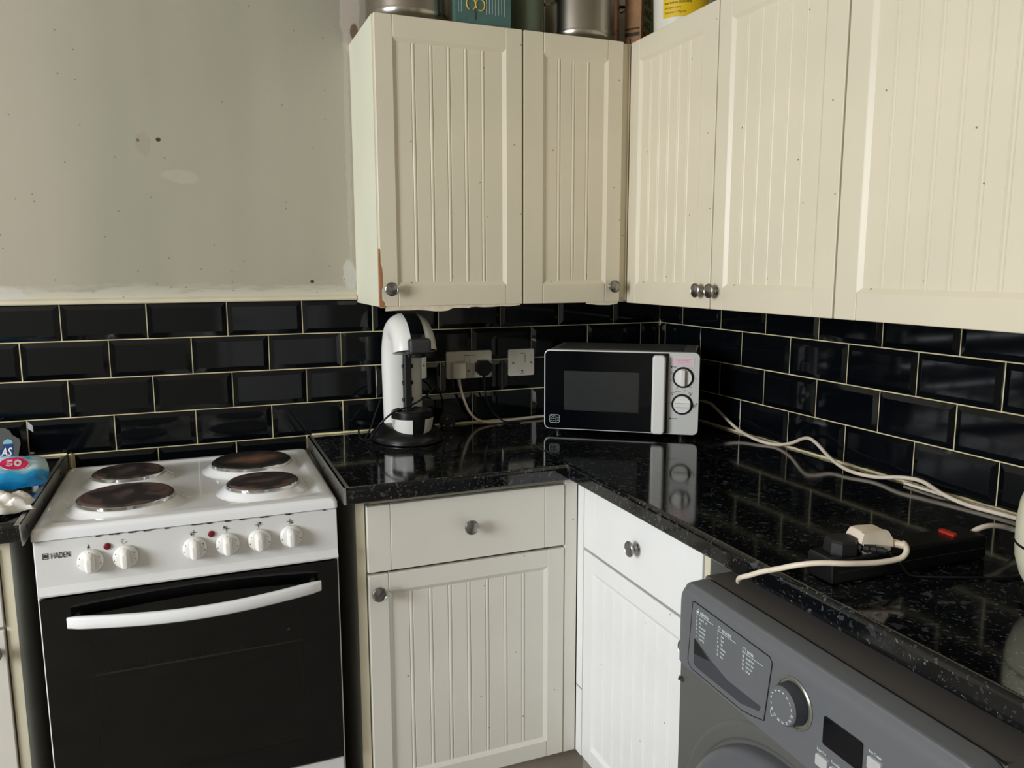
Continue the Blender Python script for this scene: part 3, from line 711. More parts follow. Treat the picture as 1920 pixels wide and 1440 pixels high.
# porthole
hc = (.297, .428)
MB().lathe([(.272, 0), (.270, .0025), (.262, .0045), (.254, .0015), (.249, .0040), (.243, .001), (.239, -.002)], (hc[0], .0078, hc[1]), 'y', 72).build('porthole_surround', 'wm_body', wm, True, 60)
pd = MB().lathe([(.236, 0), (.236, .014), (.231, .025), (.218, .032), (.190, .034), (.150, .028), (.130, .024)], (hc[0], .0078, hc[1]), 'y', 72).build('porthole_door', 'wm_door', wm, True, 60)
MB().lathe([(.131, .0235), (.09, .030), (.04, .034), (.00001, .035)], (hc[0], .0078, hc[1]), 'y', 48).build('porthole_glass', 'black_gloss', pd, True, 60)
MB().tube([(.012, .009, .655), (.006, .002, .659)], .004, 8, 1).build('side_clip', 'wm_dark', wm)
MB().lathe([(.022, 0), (.022, .02)], (.06, .1, 0)).lathe([(.022, 0), (.022, .02)], (.53, .1, 0)).lathe([(.022, 0), (.022, .02)], (.06, .5, 0)).lathe([(.022, 0), (.022, .02)], (.53, .5, 0)).build('feet', 'black_plastic', wm)

# ------------------------------------------------------------------ microwave
mw = thing('microwave', 'black and silver microwave with two dials set across the corner', 'microwave', (-.5435, -.2321, .912), R(-36))
MB().box(.004, .441, .012, .250, .012, .248, .012, 3).build('casing', simple('grey_painted_steel', (168, 168, 162), 0.22, 0.3), mw, True)
MB().box(.03, .395, .03, .235, .2475, .2492, .0008).build('top_ridge', 'wm_body', mw, True)
slab(MB(), 0, .445, .013, .249, 0, .014, .016, .0015, 6).build('front_frame', simple('silver_plastic', (214, 214, 210), 0.32, 0.15), mw, True)
LL = []
fr = [(x, z) for x, z in rrect(.0035, .40, .0165, .2455, .013, 6)]
fr = [(min(x, .359), z) for x, z in fr]
md = MB().prism(fr, -.0035, .0005, 'y').build('door', 'black_gloss', mw)
MB().box(.060, .277, -.0040, -.0036, .072, .188).build('perforated_window', 'screen', md)
slab(MB(), .0560, .281, .068, .192, -.0052, -.0050, .003, .0001).build('window_glass', 'mw_glass', md)
h_ = slab(MB(), .3155, .3525, .016, .242, -.030, -.006, .010, .006, 6).build('handle', 'white_plastic', md, True, 60)
MB().box(.320, .348, -.010, -.003, .020, .238).build('handle_mount', 'black_matt', md)
for (cx, cz, vert) in ((.4005, .178, True), (.3995, .101, False)):
    dial = MB().lathe([(.0245, 0), (.0245, .006), (.0235, .0075), (.00001, .008)], (cx, -.0004, cz), 'y', 40).build('dial', 'white_plastic', mw, True, 40)
    for rr in (.0300, .0262):
        MB().lathe([(rr, 0), (rr, .0012), (rr-.0011, .0012), (rr-.0011, 0)], (cx, -.0002, cz), 'y', 48).build('dial_ring', 'ink', dial)
    if vert: slab(MB(), cx-.0058, cx+.0058, cz-.0225, cz+.0225, -.021, -.006, .003, .002).build('grip', 'white_plastic', dial, True)
    else: slab(MB(), cx-.0225, cx+.0225, cz-.0058, cz+.0058, -.021, -.006, .003, .002).build('grip', 'white_plastic', dial, True)
slab(MB(), .369, .430, .2125, .2345, -.0008, .0005, .001, .0002).build('sticker', 'pink_paper', mw)
st = MB()
for i, l_ in enumerate(('Important: do not use metal', 'utensils in this appliance.', 'See instructions before use', 'and retain for reference')): st.text(l_, .0040, (.3995, -.0010, .2292-i*.0045), align='CENTER', sxx=.98)
st.build('sticker_text', 'ink_pink', mw)
mk = MB(); y_ = -.0004
mk.text('TIME', .0045, (.372, y_, .2055)); mk.text('POWER', .0045, (.372, y_, .0575))
for a, s_ in ((90, '0'), (48, '5'), (-5, '10'), (-52, '15'), (-118, '20'), (-165, '25'), (160, '30')):
    mk.text(s_, .0048, (.4005+.0350*math.cos(R(a)), y_, .1765+.0350*math.sin(R(a))), align='CENTER')
for a in (82, 74, 66, 57): mk.lathe([(.0004, 0), (.0004, .0002)], (.4005+.0335*math.cos(R(a)), y_, .178+.0335*math.sin(R(a))), 'y', 6)
mk.text('DEFROST', .0034, (.366, y_, .1330)); mk.text('MED LOW', .0034, (.3790, y_, .1365)); mk.text('MED', .0034, (.4020, y_, .1395)); mk.text('MED HI', .0034, (.4160, y_, .1330)); mk.text('LOW', .0034, (.3645, y_, .1030)); mk.text('HIGH', .0034, (.4335, y_, .0965))
mk.prism([(.418, .1275), (.425, .1275), (.4215, .1315)], y_-.0002, y_, 'y').lathe([(.0022, 0), (.0022, .0002)], (.4385, y_, .1035), 'y', 12).lathe([(.0018, 0), (.0018, .0002)], (.371, y_, .129), 'y', 12)
for z in (.2075, .0595): mk.lathe([(.0022, 0), (.0022, .0002), (.0016, .0002), (.0016, 0)], (.3675, y_, z), 'y', 12)
mk.build('dial_markings', 'ink', mw)
ic = MB()
outline(ic, rrect(.018, .0465, .033, .0565, .004, 4), -.0038, .0006); ic.box(.036, .0368, -.0040, -.0036, .034, .0555)
for z in (.038, .045, .052): ic.tube([(.0215, -.0038, z), (.0245, -.0038, z+.0015), (.0275, -.0038, z-.0015), (.0305, -.0038, z+.0015), (.0335, -.0038, z)], .0005, 5, 4)
for z in (.038, .043, .048): ic.box(.039, .0445, -.0040, -.0036, z, z+.0015)
ic.build('door_symbol', 'ink_pale', md)
fm = MB()
for a, b in ((.04, .03), (.40, .03), (.04, .22), (.40, .22)): fm.lathe([(.012, 0), (.014, .013)], (a, b, 0), 'z', 16)
fm.build('feet', 'black_plastic', mw)

# ------------------------------------------------------------------ coffee machine
cm = thing('coffee_machine', 'white and black capsule coffee machine with arched head', 'coffee machine', (-.940, -.150, .912), R(4))
MB().lathe([(.104, 0), (.106, .003), (.105, .007), (.104, .008), (.105, .009), (.103, .016), (.095, .026), (.078, .038), (.055, .047), (.00001, .050)], (0, 0, 0), 'z', 48, sx=.97, sy=1.16).build('base', 'black_plastic', cm, True, 60)
def cpath(t):
    """centre line of the body in (forward, up) plus half-thickness and half-width"""
    K = [(0.00, -.030, .020, .036, .056), (.20, -.032, .10, .037, .057), (.42, -.034, .20, .038, .058), (.55, -.030, .262, .040, .058), (.66, -.008, .308, .043, .058), (.76, .026, .322, .044, .058), (.86, .060, .306, .045, .059), (.94, .078, .282, .045, .060), (1.0, .084, .258, .044, .061)]
    for a, b in zip(K, K[1:]):
        if t <= b[0]:
            u = (t-a[0])/(b[0]-a[0]); return [a[i]+(b[i]-a[i])*u for i in range(1, 5)]
    return list(K[-1][1:])
def csweep(mb, t0, t1, n, a0, a1, na, sc=1.0, cap=True, flat=False):
    pts = [cpath(t0+(t1-t0)*k/n) for k in range(n+1)]
    for _ in range(2):
        q_ = [pts[0]]+[[(a[i]+2*b[i]+c[i])/4 for i in range(4)] for a, b, c in zip(pts, pts[1:], pts[2:])]+[pts[-1]]; pts = q_
    LL = []; closed = a1-a0 > 359
    for k, (f, z, th, hw) in enumerate(pts):
        g = pts[min(k+1, n)]; h = pts[max(k-1, 0)]; df, dz = g[0]-h[0], g[1]-h[1]; l_ = math.hypot(df, dz) or 1
        nf, nz = -dz/l_, df/l_   # outward normal (back / top)
        row = []
        for j in range(na if closed else na+1):
            a = R(a0+(a1-a0)*j/na); ca, sa = math.cos(a), math.sin(a)
            ca = math.copysign(abs(ca)**.85, ca); sa = math.copysign(abs(sa)**.85, sa)
            row.append((ca*hw*sc, -(f+nf*sa*th*sc), z+nz*sa*th*sc))
        LL.append(row)
    return mb.loft(LL, cap and closed, cap and closed, closed)
csweep(MB(), 0, 1, 40, 0, 360, 36).build('body', 'white_plastic', cm, True, 60)
csweep(MB(), .52, 1.0, 26, 75, 107, 8, 1.02).build('black_stripe', 'black_gloss', cm, True, 60)
csweep(MB(), .985, 1.0, 2, 0, 360, 36, .96).build('head_underside', 'dark_grey', cm, True)
MB().box(-.031, .031, -.138, -.085, .256, .298, .009, 3).build('capsule_lever', 'dark_grey', cm, True)
MB().lathe([(.024, 0), (.026, .010)], (0, -.105, .246), 'z', 28).build('spout', 'black_plastic', cm, True)
rl = MB().box(-.0105, .0105, -.024, .0, .075, .246, .003)
rl.build('rail', 'black_matt', cm, True)
for z in (.205, .158, .110):
    MB().box(-.0165, .0165, -.021, -.012, z, z+.011, .002).build('rail_peg', 'black_matt', cm)
tc = (0, -.052, .0)
tr_ = MB().lathe([(.046, .022), (.056, .050), (.0585, .078), (.0580, .090), (.0535, .0915), (.050, .086), (.047, .080), (.00001, .079)], tc, 'z', 44).build('drip_tray', 'black_plastic', cm, True, 50)
for a0, a1 in ((150, 252), (288, 390)):
    MB().lathe([(.0490, .026), (.0565, .050), (.0594, .072)], tc, 'z', 20, R(a0), R(a1)).build('side_shell', 'white_plastic', tr_, True)
MB().lathe([(.040, .0795), (.040, .0815), (.00001, .0815)], tc, 'z', 30).build('grille', 'dark_grey', tr_)

# ------------------------------------------------------------------ sockets on the back wall
def plate(label, name, x, z, w, h):
    t = thing(name, label, 'socket' if 'socket' in name else 'switch', (x, -.0085, z))
    slab(MB(), 0, w, 0, h, -.009, 0, .006, .002).build('plate', 'ivory_plastic', t, True)
    return t
s1 = plate('double wall socket with a white plug and a black plug in it', 'wall_socket', -.776, 1.056, .148, .086)
for a in (.058, .0765):
    slab(MB(), a, a+.0145, .046, .073, -.0105, -.008, .002, .0008).build('rocker_switch', 'ivory_plastic', s1, True)
    MB().box(a+.001, a+.0135, -.0106, -.0104, .0715, .0728).build('rocker_line', 'ink', s1)
for a in (.0575, .076): outline(MB(), rrect(a, a+.0155, .0455, .0735, .002, 3), -.0091, .0004).build('rocker_outline', 'shade_grey', s1)
MB().box(.067, .073, -.0094, -.009, .022, .026).build('earth_slot', 'ink', s1)
s2 = plate('single fused switch plate between double socket and microwave', 'fused_switch', -.5695, 1.055, .088, .086)
slab(MB(), .036, .0545, .044, .073, -.0108, -.008, .002, .0008).build('rocker_switch', 'ivory_plastic', s2, True)
MB().box(.038, .0525, -.0109, -.0107, .0715, .0728).build('rocker_line', 'ink', s2)
outline(MB(), rrect(.031, .059, .014, .031, .003, 3), -.009, .0004).build('fuse_carrier', 'shade_grey', s2)
outline(MB(), rrect(.0355, .055, .0435, .0735, .002, 3), -.0091, .0004).build('rocker_outline', 'shade_grey', s2)
for a, b in ((.014, .042), (.0755, .042), (.045, .0165)):
    MB().lathe([(.0032, 0), (.003, .001), (.00001, .0012)], (a, -.009, b), 'y', 12).build('screw', 'knob', s2)
MB().text('FUSED', .0045, (.045, -.0091, .0065), align='CENTER').build('lettering', 'ink', s2)
s3 = plate('single wall socket plate half hidden behind the coffee machine', 'wall_socket', -.926, 1.063, .086, .080)
MB().lathe([(.0032, 0), (.003, .001), (.00001, .0012)], (.075, -.009, .040), 'y', 12).build('screw', 'knob', s3)
slab(MB(), .036, .051, .042, .066, -.0105, -.008, .002, .0008).build('rocker_switch', 'ivory_plastic', s3, True)
# plugs in the socket
pg = thing('plug', 'white plug with its cable in the left half of double socket', 'plug', (-.741, -.0175, 1.058))
LL = []
for y, i, zz in ((0, 0, 0), (-.018, .001, 0), (-.024, .004, .001), (-.027, .008, .003)):
    LL.append([(p_, y, q_) for p_, q_ in rrect(-.0245+i, .0245-i, zz, .053-i, .006, 4)])
MB().loft(LL).build('housing', 'ivory_plastic', pg, True)
e1 = MB()
for i in range(4): e1.box(-.014, .014-.004*(i % 2), -.0275, -.0272, .007+i*.0035, .0082+i*.0035)
e1.build('embossing', 'carcass', pg)
MB().tube([(.0, -.012, .002), (.001, -.013, -.008)], .0052, 10, 1).build('cable_boot', 'ivory_plastic', pg, True)
pb_ = thing('plug', 'black plug with thin lead in the right half of double socket', 'plug', (-.661, -.0175, 1.062))
oc = [(-.013, .051), (.013, .051), (.024, .040), (.0245, .016), (.012, .003), (-.012, .003), (-.0245, .016), (-.024, .040)]
MB().loft([[(x*k, y, .027+(z-.027)*k) for x, z in oc] for y, k in ((0, .98), (-.004, 1.0), (-.024, .97), (-.030, .86))]).build('housing', 'black_plastic', pb_, True, 30)
MB().tube([(.001, -.013, .006), (.003, -.013, -.010)], lambda t: .0065-.003*t, 10, 1).build('cable_boot', 'black_plastic', pb_, True)

# ------------------------------------------------------------------ cables
def cable(name, label, pts, r, mat, smooth=8):
    return tag(MB().tube(pts, r, 10, smooth).build(name, mat, None, True, 80), label, 'cable')
cable('power_cable', 'white cable curving down from white plug and behind the microwave', [(-.740, -.031, 1.050), (-.737, -.032, 1.030), (-.728, -.036, .995), (-.712, -.040, .955), (-.690, -.045, .930), (-.660, -.050, .919), (-.62, -.048, .9165), (-.575, -.040, .9175), (-.52, -.032, .9185), (-.465, -.027, .919), (-.40, -.024, .918), (-.34, -.024, .918)], .0042, 'cable_white')
cable('power_cable', 'pale cable lying along the tile foot, left of the microwave', [(-.62, -.026, .9165), (-.56, -.023, .9165), (-.48, -.019, .9185), (-.40, -.018, .9185)], .0030, 'cable_white')
cable('power_cable', 'thin black lead hanging from black plug to the worktop', [(-.658, -.031, 1.052), (-.657, -.031, 1.035), (-.655, -.032, 1.005), (-.645, -.033, .970), (-.628, -.034, .943), (-.605, -.052, .920), (-.585, -.060, .9148), (-.55, -.066, .9148)], .0024, 'black_plastic')
cable('power_cable', 'long white cable lying along foot of the right wall tiles', [(-.022, -.215, .960), (-.017, -.270, .978), (-.016, -.320, .978), (-.019, -.355, .968), (-.034, -.430, .948), (-.044, -.510, .928), (-.046, -.590, .9185), (-.030, -.640, .9165), (-.024, -.690, .930), (-.034, -.755, .958), (-.038, -.795, .955), (-.056, -.870, .930), (-.072, -.945, .9205), (-.055, -1.005, .919), (-.038, -1.060, .930), (-.026, -1.105, .931), (-.044, -1.175, .922), (-.050, -1.235, .9175), (-.044, -1.290, .9170), (-.040, -1.340, .9170), (-.04, -1.55, .917)], .0047, 'cable_white')
cable('power_cable', 'second white cable lying below the long one, at wall foot by the kettle', [(-.026, -1.06, .9160), (-.030, -1.16, .9160), (-.034, -1.24, .9165), (-.030, -1.33, .9165), (-.028, -1.55, .9165)], .0036, 'cable_white')
cable('power_cable', 'dark cable looped over the drip tray of the coffee machine', [(-.905, -.045, .930), (-1.045, -.055, .940), (-1.070, -.130, .918), (-1.055, -.200, .930), (-1.035, -.232, .975), (-1.000, -.240, 1.006), (-.955, -.236, 1.020), (-.925, -.226, 1.030), (-.880, -.185, 1.045), (-.845, -.120, 1.050), (-.815, -.070, 1.030), (-.800, -.050, .970), (-.810, -.060, .930)], .0027, 'black_plastic')
cable('power_cable', 'black lead running behind the coffee machine on its left', [(-.995, -.075, 1.02), (-1.015, -.090, .985), (-1.035, -.110, .945), (-1.060, -.150, .916), (-1.050, -.20, .9155)], .0024, 'black_plastic')
lp = thing('plug', 'loose black plug lying on the worktop, pins towards the room', 'plug', (-.800, -.092, .912), R(-18))
MB().loft([[(x*k, y, .027+(z-.027)*k) for x, z in oc] for y, k in ((.034, .80), (.026, .95), (0, .98))]).build('housing', 'black_plastic', lp, True, 30)
for a, b in ((-.011, .018), (.011, .018), (0, .038)):
    MB().box(a-.003, a+.003, -.016, 0, b-.002, b+.002, .0008).build('pin', 'brass', lp)

# ------------------------------------------------------------------ extension lead
ex = thing('extension_lead', 'black four-way extension block with red switch on right worktop', 'extension lead', (-.602, -1.384, .912), R(-1.5))
MB().box(0, .325, -.058, 0, .001, .041, .005, 2).build('housing', 'black_plastic', ex, True)
MB().box(.008, .317, -.0582, -.0576, .020, .0210).build('seam', 'dark_grey', ex)
slab(MB(), 0, .011, 0, .030, 0, .005, .003, .001).build('master_switch', 'red_rocker', ex, True).matrix_local = Matrix.Translation((.263, -.043, .0405)) @ Matrix.Rotation(R(-90), 4, 'X') @ Matrix.Scale(-1, 4, (0, 1, 0))
for k in range(4):
    so = MB()
    for a, b, c, d in ((-.003, .003, .008, .016), (-.0155, -.0095, -.012, -.008), (.0095, .0155, -.012, -.008)): so.box(.035+k*.062+b*0+a, .035+k*.062+b, -.029+c, -.029+d, .0409, .0412)
    so.build('socket_holes', 'wm_line', ex)
wp = thing('plug', 'dirty white plug standing in the extension block', 'plug', (-.512, -1.420, .953), R(-12))
LL = [[(x, y, z) for x, y in rrect(-.026+i, .026-i, -.024+i, .026-i, .005, 3)] for z, i in ((0, .003), (.004, 0), (.020, .0005), (.030, .004), (.033, .008))]
MB().loft(LL).build('housing', 'cable_white', wp, True, 40)
MB().prism([(-.030, .018), (-.026, .034), (.016, .036), (.024, .024), (.026, .010), (-.004, .016)], -.026, -.016, 'y').build('finger_grip', 'cable_white', wp)
MB().tube([(.020, -.014, .014), (.034, -.020, .013), (.046, -.026, .010)], lambda t: .0075-.0018*t, 10, 3).build('cable_boot', 'cable_white', wp, True)
bp_ = thing('plug', 'black plug in the near end of the extension block', 'plug', (-.560, -1.412, .953), R(-14))
MB().loft([[(x*k, y*k, z) for x, y in [(-.013, .024), (.013, .024), (.024, .012), (.0245, -.012), (.012, -.024), (-.012, -.024), (-.0245, -.012), (-.024, .012)]] for z, k in ((0, .98), (.004, 1), (.018, .95), (.022, .82))]).build('housing', 'black_matt', bp_, True, 30)
bt = MB()
for k in range(4): bt.lathe([(.0085-.001*k, 0), (.0085-.001*k, .006)], (.018+.009*k, 0, .010), 'y', 12)
bt.b.transform(Matrix.Rotation(R(90), 4, 'Z') @ Matrix.Translation((-.0, -.0, 0)))
bt.b.free(); bt = MB()
for k in range(4): bt.tube([(.018+.009*k, -.012-.006*k, .010), (.024+.009*k, -.016-.006*k, .010)], .0085-.0011*k, 10, 1)
bt.tube([(.010, -.006, .010), (.054, -.036, .009)], .0048, 8, 1)
bt.build('cable_boot', 'black_matt', bp_, True)
cable('power_cable', 'white cable from extension block drooping over the worktop edge behind washing machine', [(-.470, -1.450, .966), (-.482, -1.466, .966), (-.492, -1.474, .960), (-.507, -1.475, .954), (-.545, -1.468, .951), (-.590, -1.455, .9515), (-.622, -1.435, .950), (-.645, -1.412, .942), (-.658, -1.385, .928), (-.664, -1.355, .913), (-.670, -1.330, .898), (-.668, -1.305, .884), (-.655, -1.285, .868)], .0044, 'cable_white')
cable('power_cable', 'thin black lead lying in front of the extension block', [(-.508, -1.450, .960), (-.490, -1.462, .940), (-.472, -1.466, .920), (-.440, -1.475, .9148), (-.402, -1.492, .9146), (-.366, -1.508, .9146), (-.335, -1.524, .9146), (-.29, -1.53, .9146)], .0022, 'black_plastic')
cable('power_cable', 'short white cable from the far end of the extension block to kettle', [(-.282, -1.412, .935), (-.268, -1.418, .950), (-.245, -1.424, .957), (-.215, -1.426, .953), (-.180, -1.426, .942), (-.13, -1.44, .925), (-.09, -1.50, .917)], .0046, 'cable_white')

# ------------------------------------------------------------------ kettle at the right edge
kt = thing('kettle', 'pale cream rounded kettle cut off at the right edge of the picture', 'kettle', (-.346, -1.641, .912), R(-90))
MB().lathe([(.066, 0), (.070, .004), (.070, .014), (.060, .018), (.00001, .018)], (0, 0, 0), 'z', 40).build('power_base', 'black_plastic', kt, True)
MB().lathe([(.052, .019), (.062, .024), (.074, .045), (.0810, .070), (.0825, .090)], (0, 0, 0), 'z', 48).build('lower_body', 'kettle', kt, True, 60)
MB().lathe([(.0818, .0895), (.0834, .0905), (.0834, .0930), (.0818, .0940)], (0, 0, 0), 'z', 48).build('band', 'black_plastic', kt, True)
MB().lathe([(.0825, .094), (.0830, .120), (.0800, .150), (.0720, .178), (.060, .198), (.050, .206), (.00001, .210)], (0, 0, 0), 'z', 48).build('upper_body', 'kettle', kt, True, 60)
MB().lathe([(.048, .207), (.044, .216), (.012, .221), (.010, .232), (.013, .238), (.00001, .242)], (0, 0, 0), 'z', 32).build('lid', 'kettle', kt, True, 60)
MB().tube([(.070, .0, .180), (.110, .0, .185), (.128, .0, .150), (.120, .0, .090), (.086, .0, .060)], .009, 10, 5).build('handle', 'black_plastic', kt, True)
MB().tube([(-.035, .060, .150), (-.050, .085, .175)], lambda t: .018-.006*t, 12, 1).build('spout', 'kettle', kt, True)

# ------------------------------------------------------------------ things on the left worktop
pk_ = thing('wipes_pack', 'bright blue and white soft pack marked 50 on the left worktop', 'pack', (-1.982, -.327, .9355), R(8)); pk_.rotation_euler = (R(27), 0, R(8))
bm = MB(); nx, ny = 26, 18; A, B, H = .166, .054, .040
vs = []; fs = []
def film_h(u, v, sg=1):
    e = max(0, 1-abs(u)**2.6)*max(0, 1-abs(v)**3.0)
    return max(.0008, .008+(H-.008)*(e**.5 if sg > 0 else 0) - (.008*e**.5 if sg < 0 else 0) + .003*math.sin(9*u+5*v)*e + .0022*math.sin(17*v-6*u)*e)
def drape(mb, lift):
    for v_ in mb.b.verts: v_.co.z = film_h(v_.co.x/A, v_.co.y/B)+lift
    return mb
def oval(rx, ry, cx, cy):
    mb = MB(); rings = [[(cx+rx*k*math.cos(2*PI*i/32), cy+ry*k*math.sin(2*PI*i/32), 0) for i in range(32)] for k in (.25, .5, .75, 1)]
    return mb.loft(rings, True, False)
for side in (0, 1):
    for i in range(nx+1):
        for j in range(ny+1):
            u, v = -1+2*i/nx, -1+2*j/ny
            vs.append((A*u*(1-.05*v*v), B*v*(1-.10*u*u), film_h(u, v, 1 if side == 0 else -1)))
n1 = (nx+1)*(ny+1)
for s_ in (0, 1):
    for i in range(nx):
        for j in range(ny):
            a = s_*n1+i*(ny+1)+j; fs.append((a, a+ny+1, a+ny+2, a+1))
bm.faces(vs, fs); bmesh.ops.remove_doubles(bm.b, verts=bm.b.verts[:], dist=.0006)
body_ = bm.build('film', 'blue_pack', pk_, True, 80)
drape(oval(.0300, .0205, .100, .002), .0012).build('oval_border', 'ink_white', pk_)
drape(oval(.0280, .0185, .100, .002), .0020).build('oval', 'red_oval', pk_)
drape(MB().text('50', .028, (.100, -.0075, 0), (1, 0, 0), (0, 1, 0), align='CENTER', bold=.0008, sxx=1.1), .0032).build('lettering', 'ink_white', pk_)
drape(MB().text('WIPES', .0185, (.028, .028, 0), (1, 0, 0), (0, 1, 0), bold=.0003), .0026).build('lettering', 'ink_white', pk_)
l2 = MB()
for i in range(3):
    for k in range(8): l2.box(.020+.006*k, .0255+.006*k, -.006-.009*i, -.0048-.009*i, 0, .0001)
drape(l2, .0028).build('small_print', 'navy', pk_)
hc_ = thing('hang_card', 'clear plastic hanging card with letters AS leaning on the tiles', 'packaging', (-1.955, -.050, .9135), 0)
Ph = [(-.042, 0), (.028, 0), (.037, .045), (.036, .056), (.020, .068), (.014, .080), (.004, .087), (-.008, .087), (-.018, .080), (-.024, .068), (-.042, .056)]
sh = MB().prism(Ph, -.001, .001, 'y'); sh.b.transform(Matrix.Rotation(R(-12), 4, 'X')); sh.build('film', 'clear_film', hc_)
ca = MB().prism([(-.042, .006), (.0215, .006), (.0200, .046), (-.0010, .046), (-.0030, .034), (-.042, .030)], -.0016, -.0012, 'y'); ca.b.transform(Matrix.Rotation(R(-12), 4, 'X')); ca.build('label', 'navy', hc_)
ca = MB().prism([(.0200, .0465)] + [(.0097+.0108*math.cos(R(a)), .0475+.0115*math.sin(R(a))) for a in (20, 50, 90, 130, 160)] + [(-.0008, .0465)], -.0020, -.0013, 'y'); ca.b.transform(Matrix.Rotation(R(-12), 4, 'X')); ca.build('label_cap', 'sky', hc_)
tt = MB().text('AS', .030, (-.0060, -.0024, .0160), (1, 0, 0), (.15, 0, 1), bold=.0006, sxx=.66); tt.b.transform(Matrix.Rotation(R(-12), 4, 'X')); tt.build('lettering', 'ink_white', hc_)
# crumpled tissue
ts = MB(); n_ = 18; vs = []; random.seed(11)
for i in range(n_+1):
    for j in range(n_+1):
        u, v = i/n_*2-1, j/n_*2-1
        h = .010+.016*abs(math.sin(3.1*u+2.2*v+.6))*(1-.5*u*u) + .009*abs(math.sin(5*v-2.6*u)) + random.uniform(-.002, .002)
        h *= (1-.75*max(abs(u), abs(v))**5)
        vs.append((.062*u*(1+.10*math.sin(4*v)), .060*v*(1+.13*math.sin(5*u+1)), max(.002, h)))
ts.faces(vs, [(i*(n_+1)+j, (i+1)*(n_+1)+j, (i+1)*(n_+1)+j+1, i*(n_+1)+j+1) for i in range(n_) for j in range(n_)])
o = ts.build('tissue', 'tissue', None, True, 25); sm = o.modifiers.new('thickness', 'SOLIDIFY'); sm.thickness = .0012; sm.offset = 1
o.location = (-1.884, -.505, .9125); o.rotation_euler = (0, 0, R(12)); tag(o, 'crumpled white tissue on the left worktop beside the cooker', 'tissue')

# ------------------------------------------------------------------ things on top of the wall cabinets
ZT = 2.0185
def pot(name, label, cx, cy, r, h, mat='steel'):
    t = thing(name, label, 'pot', (cx, cy, ZT+.001))
    MB().lathe([(r*.80, 0), (r*.88, .006), (r*.965, .020), (r, .030), (r, .036), (r*.995, .040), (r*.995, h), (r*1.02, h+.004), (r*.985, h+.004), (r*.97, .044), (.00001, .042)], (0, 0, 0), 'z', 56).build('pan_body', mat, t, True, 30)
    for s_ in (-1, 1):
        MB().tube([(s_*r*.95, -.03, h*.75), (s_*(r+.03), -.022, h*.77), (s_*(r+.03), .022, h*.77), (s_*r*.95, .03, h*.75)], .005, 8, 4).build('handle', 'chrome', t, True)
    return t
pot('stainless_pot', 'stainless steel pot at the left end of the cabinet top', -.915, -.160, .113, .16)
pot('stainless_pot', 'stainless steel pot at the corner of the cabinet top', -.397, -.165, .108, .17)
tb = thing('tea_box', 'teal cardboard box with gold looped emblem on cabinet top', 'box', (-.826, -.292, ZT+.001), R(0))
MB().box(0, .156, 0, .022, .003, .170, .001).build('carton', 'teal', tb)
MB().box(.03, .156, -.0002, .022, 0, .004).build('shadow_base', 'card_ink_shade', tb)  # dark strip drawn for the shadow under the carton, not print
em = MB()
for s_ in (-1, 1): em.tube([(.057+s_*.0125+.0125*math.cos(R(a)), -.0006, .052+.0145*math.sin(R(a))) for a in range(-65 if s_ < 0 else -115, 250 if s_ < 0 else 245, 24)], .0019, 6, 1)
em.build('gold_emblem', 'gold', tb, True)
MB().box(.0553, .0583, -.0006, 0, .013, .037).build('emblem_stem', 'card_ink_shade', tb)
vl = MB()
for i in range(7): vl.box(.086+i*.0085, .0868+i*.0085, -.0005, 0, .030+.002*(i % 3), .16)
for i in range(2): vl.box(.010+i*.008, .0108+i*.008, -.0005, 0, .030, .16)
vl.build('vertical_print', 'ink_pale', tb)
gj = thing('glass_jar', 'greenish empty glass jar between teal box and steel pot', 'jar', (-.592, -.215, ZT+.001))
MB().lathe([(.040, 0), (.045, .003), (.047, .012), (.047, .15), (.042, .165), (.042, .18), (.0395, .18), (.0395, .165), (.0445, .148), (.0445, .014), (.036, .006), (.00001, .006)], (0, 0, 0), 'z', 40).build('glass', 'jar_glass', gj, True, 50)
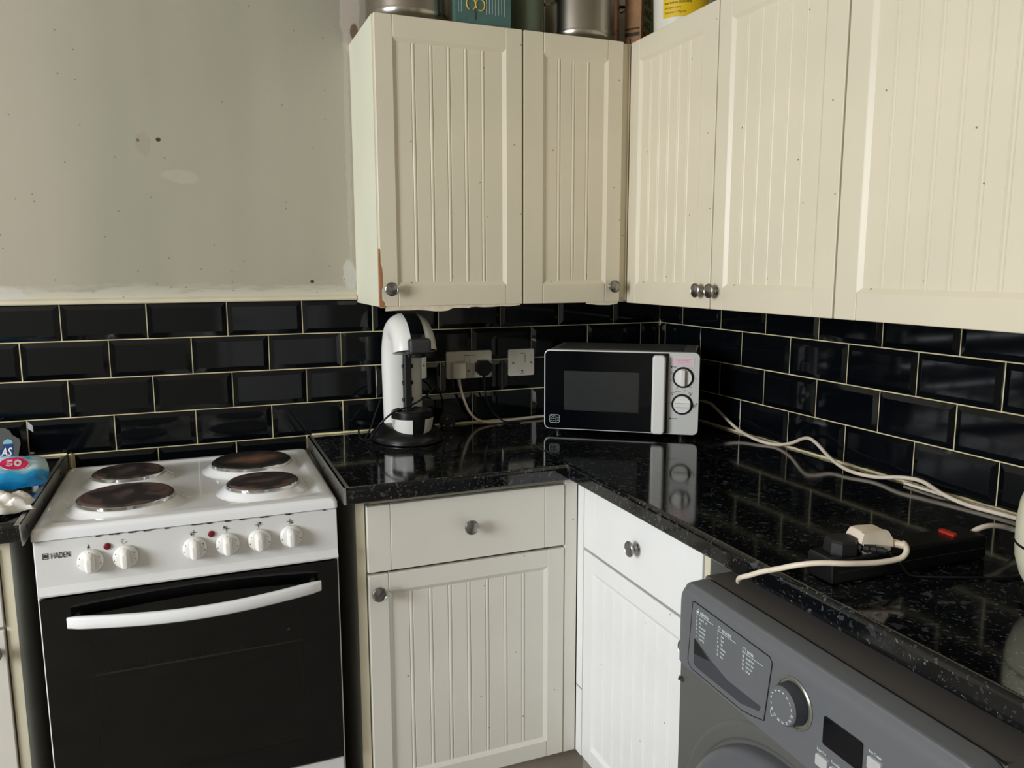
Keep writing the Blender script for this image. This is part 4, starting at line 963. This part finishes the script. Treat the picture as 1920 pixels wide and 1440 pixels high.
cb = thing('cardboard_box', 'brown cardboard box with green lettering in the cabinet-top corner', 'box', (-.252, -.252, ZT+.001), R(38))
MB().box(0, .11, 0, .050, 0, .26, .001).build('carton', 'card', cb)
MB().box(-.0015, .0035, -.0012, .0, .001, .259).build('corner_crease', 'card', cb)
MB().box(.018, .108, -.0008, -.0001, .062, .25).build('green_panel', 'card_print', cb)
MB().text('SHR\nAND\nA92', .032, (.020, -.0012, .130), (1, 0, 0), (0, 0, 1), bold=.0004).build('lettering', 'card_ink_shade', cb)
MB().box(.018, .036, -.0008, 0, .046, .053).build('dark_mark', 'card_ink_shade', cb)
MB().prism([(.020, .001), (.022, .022), (.034, .034), (.050, .042), (.080, .050), (.105, .052), (.105, .001)], -.0008, 0, 'y').build('navy_patch', 'card_navy', cb)
sd = MB().box(-.0008, 0, .004, .048, .058, .063).box(-.0008, 0, .004, .048, .040, .050).box(-.0008, 0, .030, .034, .004, .036); sd.build('side_print', 'card_ink_shade', cb)
tu = thing('white_tub', 'white plastic tub with yellow label on the right cabinet top', 'tub', (-.212, -.400, 2.0225))
MB().lathe([(.072, 0), (.075, .003), (.080, .17), (.084, .172), (.084, .180), (.078, .182), (.00001, .182)], (0, 0, 0), 'z', 56).build('bucket', 'tub', tu, True, 40)
LAa, LAb = R(196), R(300)
MB().lathe([(.0763, .030), (.0806, .165)], (0, 0, 0), 'z', 20, LAa, LAb).build('label', 'yellow', tu, True)
yl = MB()
for i, l_ in enumerate(('Customer care: see lid', 'Store cool and dry', 'Ingredients: cocoa, salt', 'Batch number: 0405', 'Product code: 88120', 'Production Date 05.05.2021', 'Best before: 05.05.2022', 'Allergen: none', 'Quantity: 1.5kg net')):
    yl.text(l_, .0078, (0, 0, .134-i*.0118), bold=.0002 if i == 6 else 0)
for v_ in yl.b.verts:
    a = R(200)+v_.co.x/.078; z = v_.co.z; rr = .0004+.0763+(z-.030)*.0320-v_.co.y*.2; v_.co = (rr*math.cos(a), rr*math.sin(a), z)
yl.build('label_text', 'yellow_ink', tu)
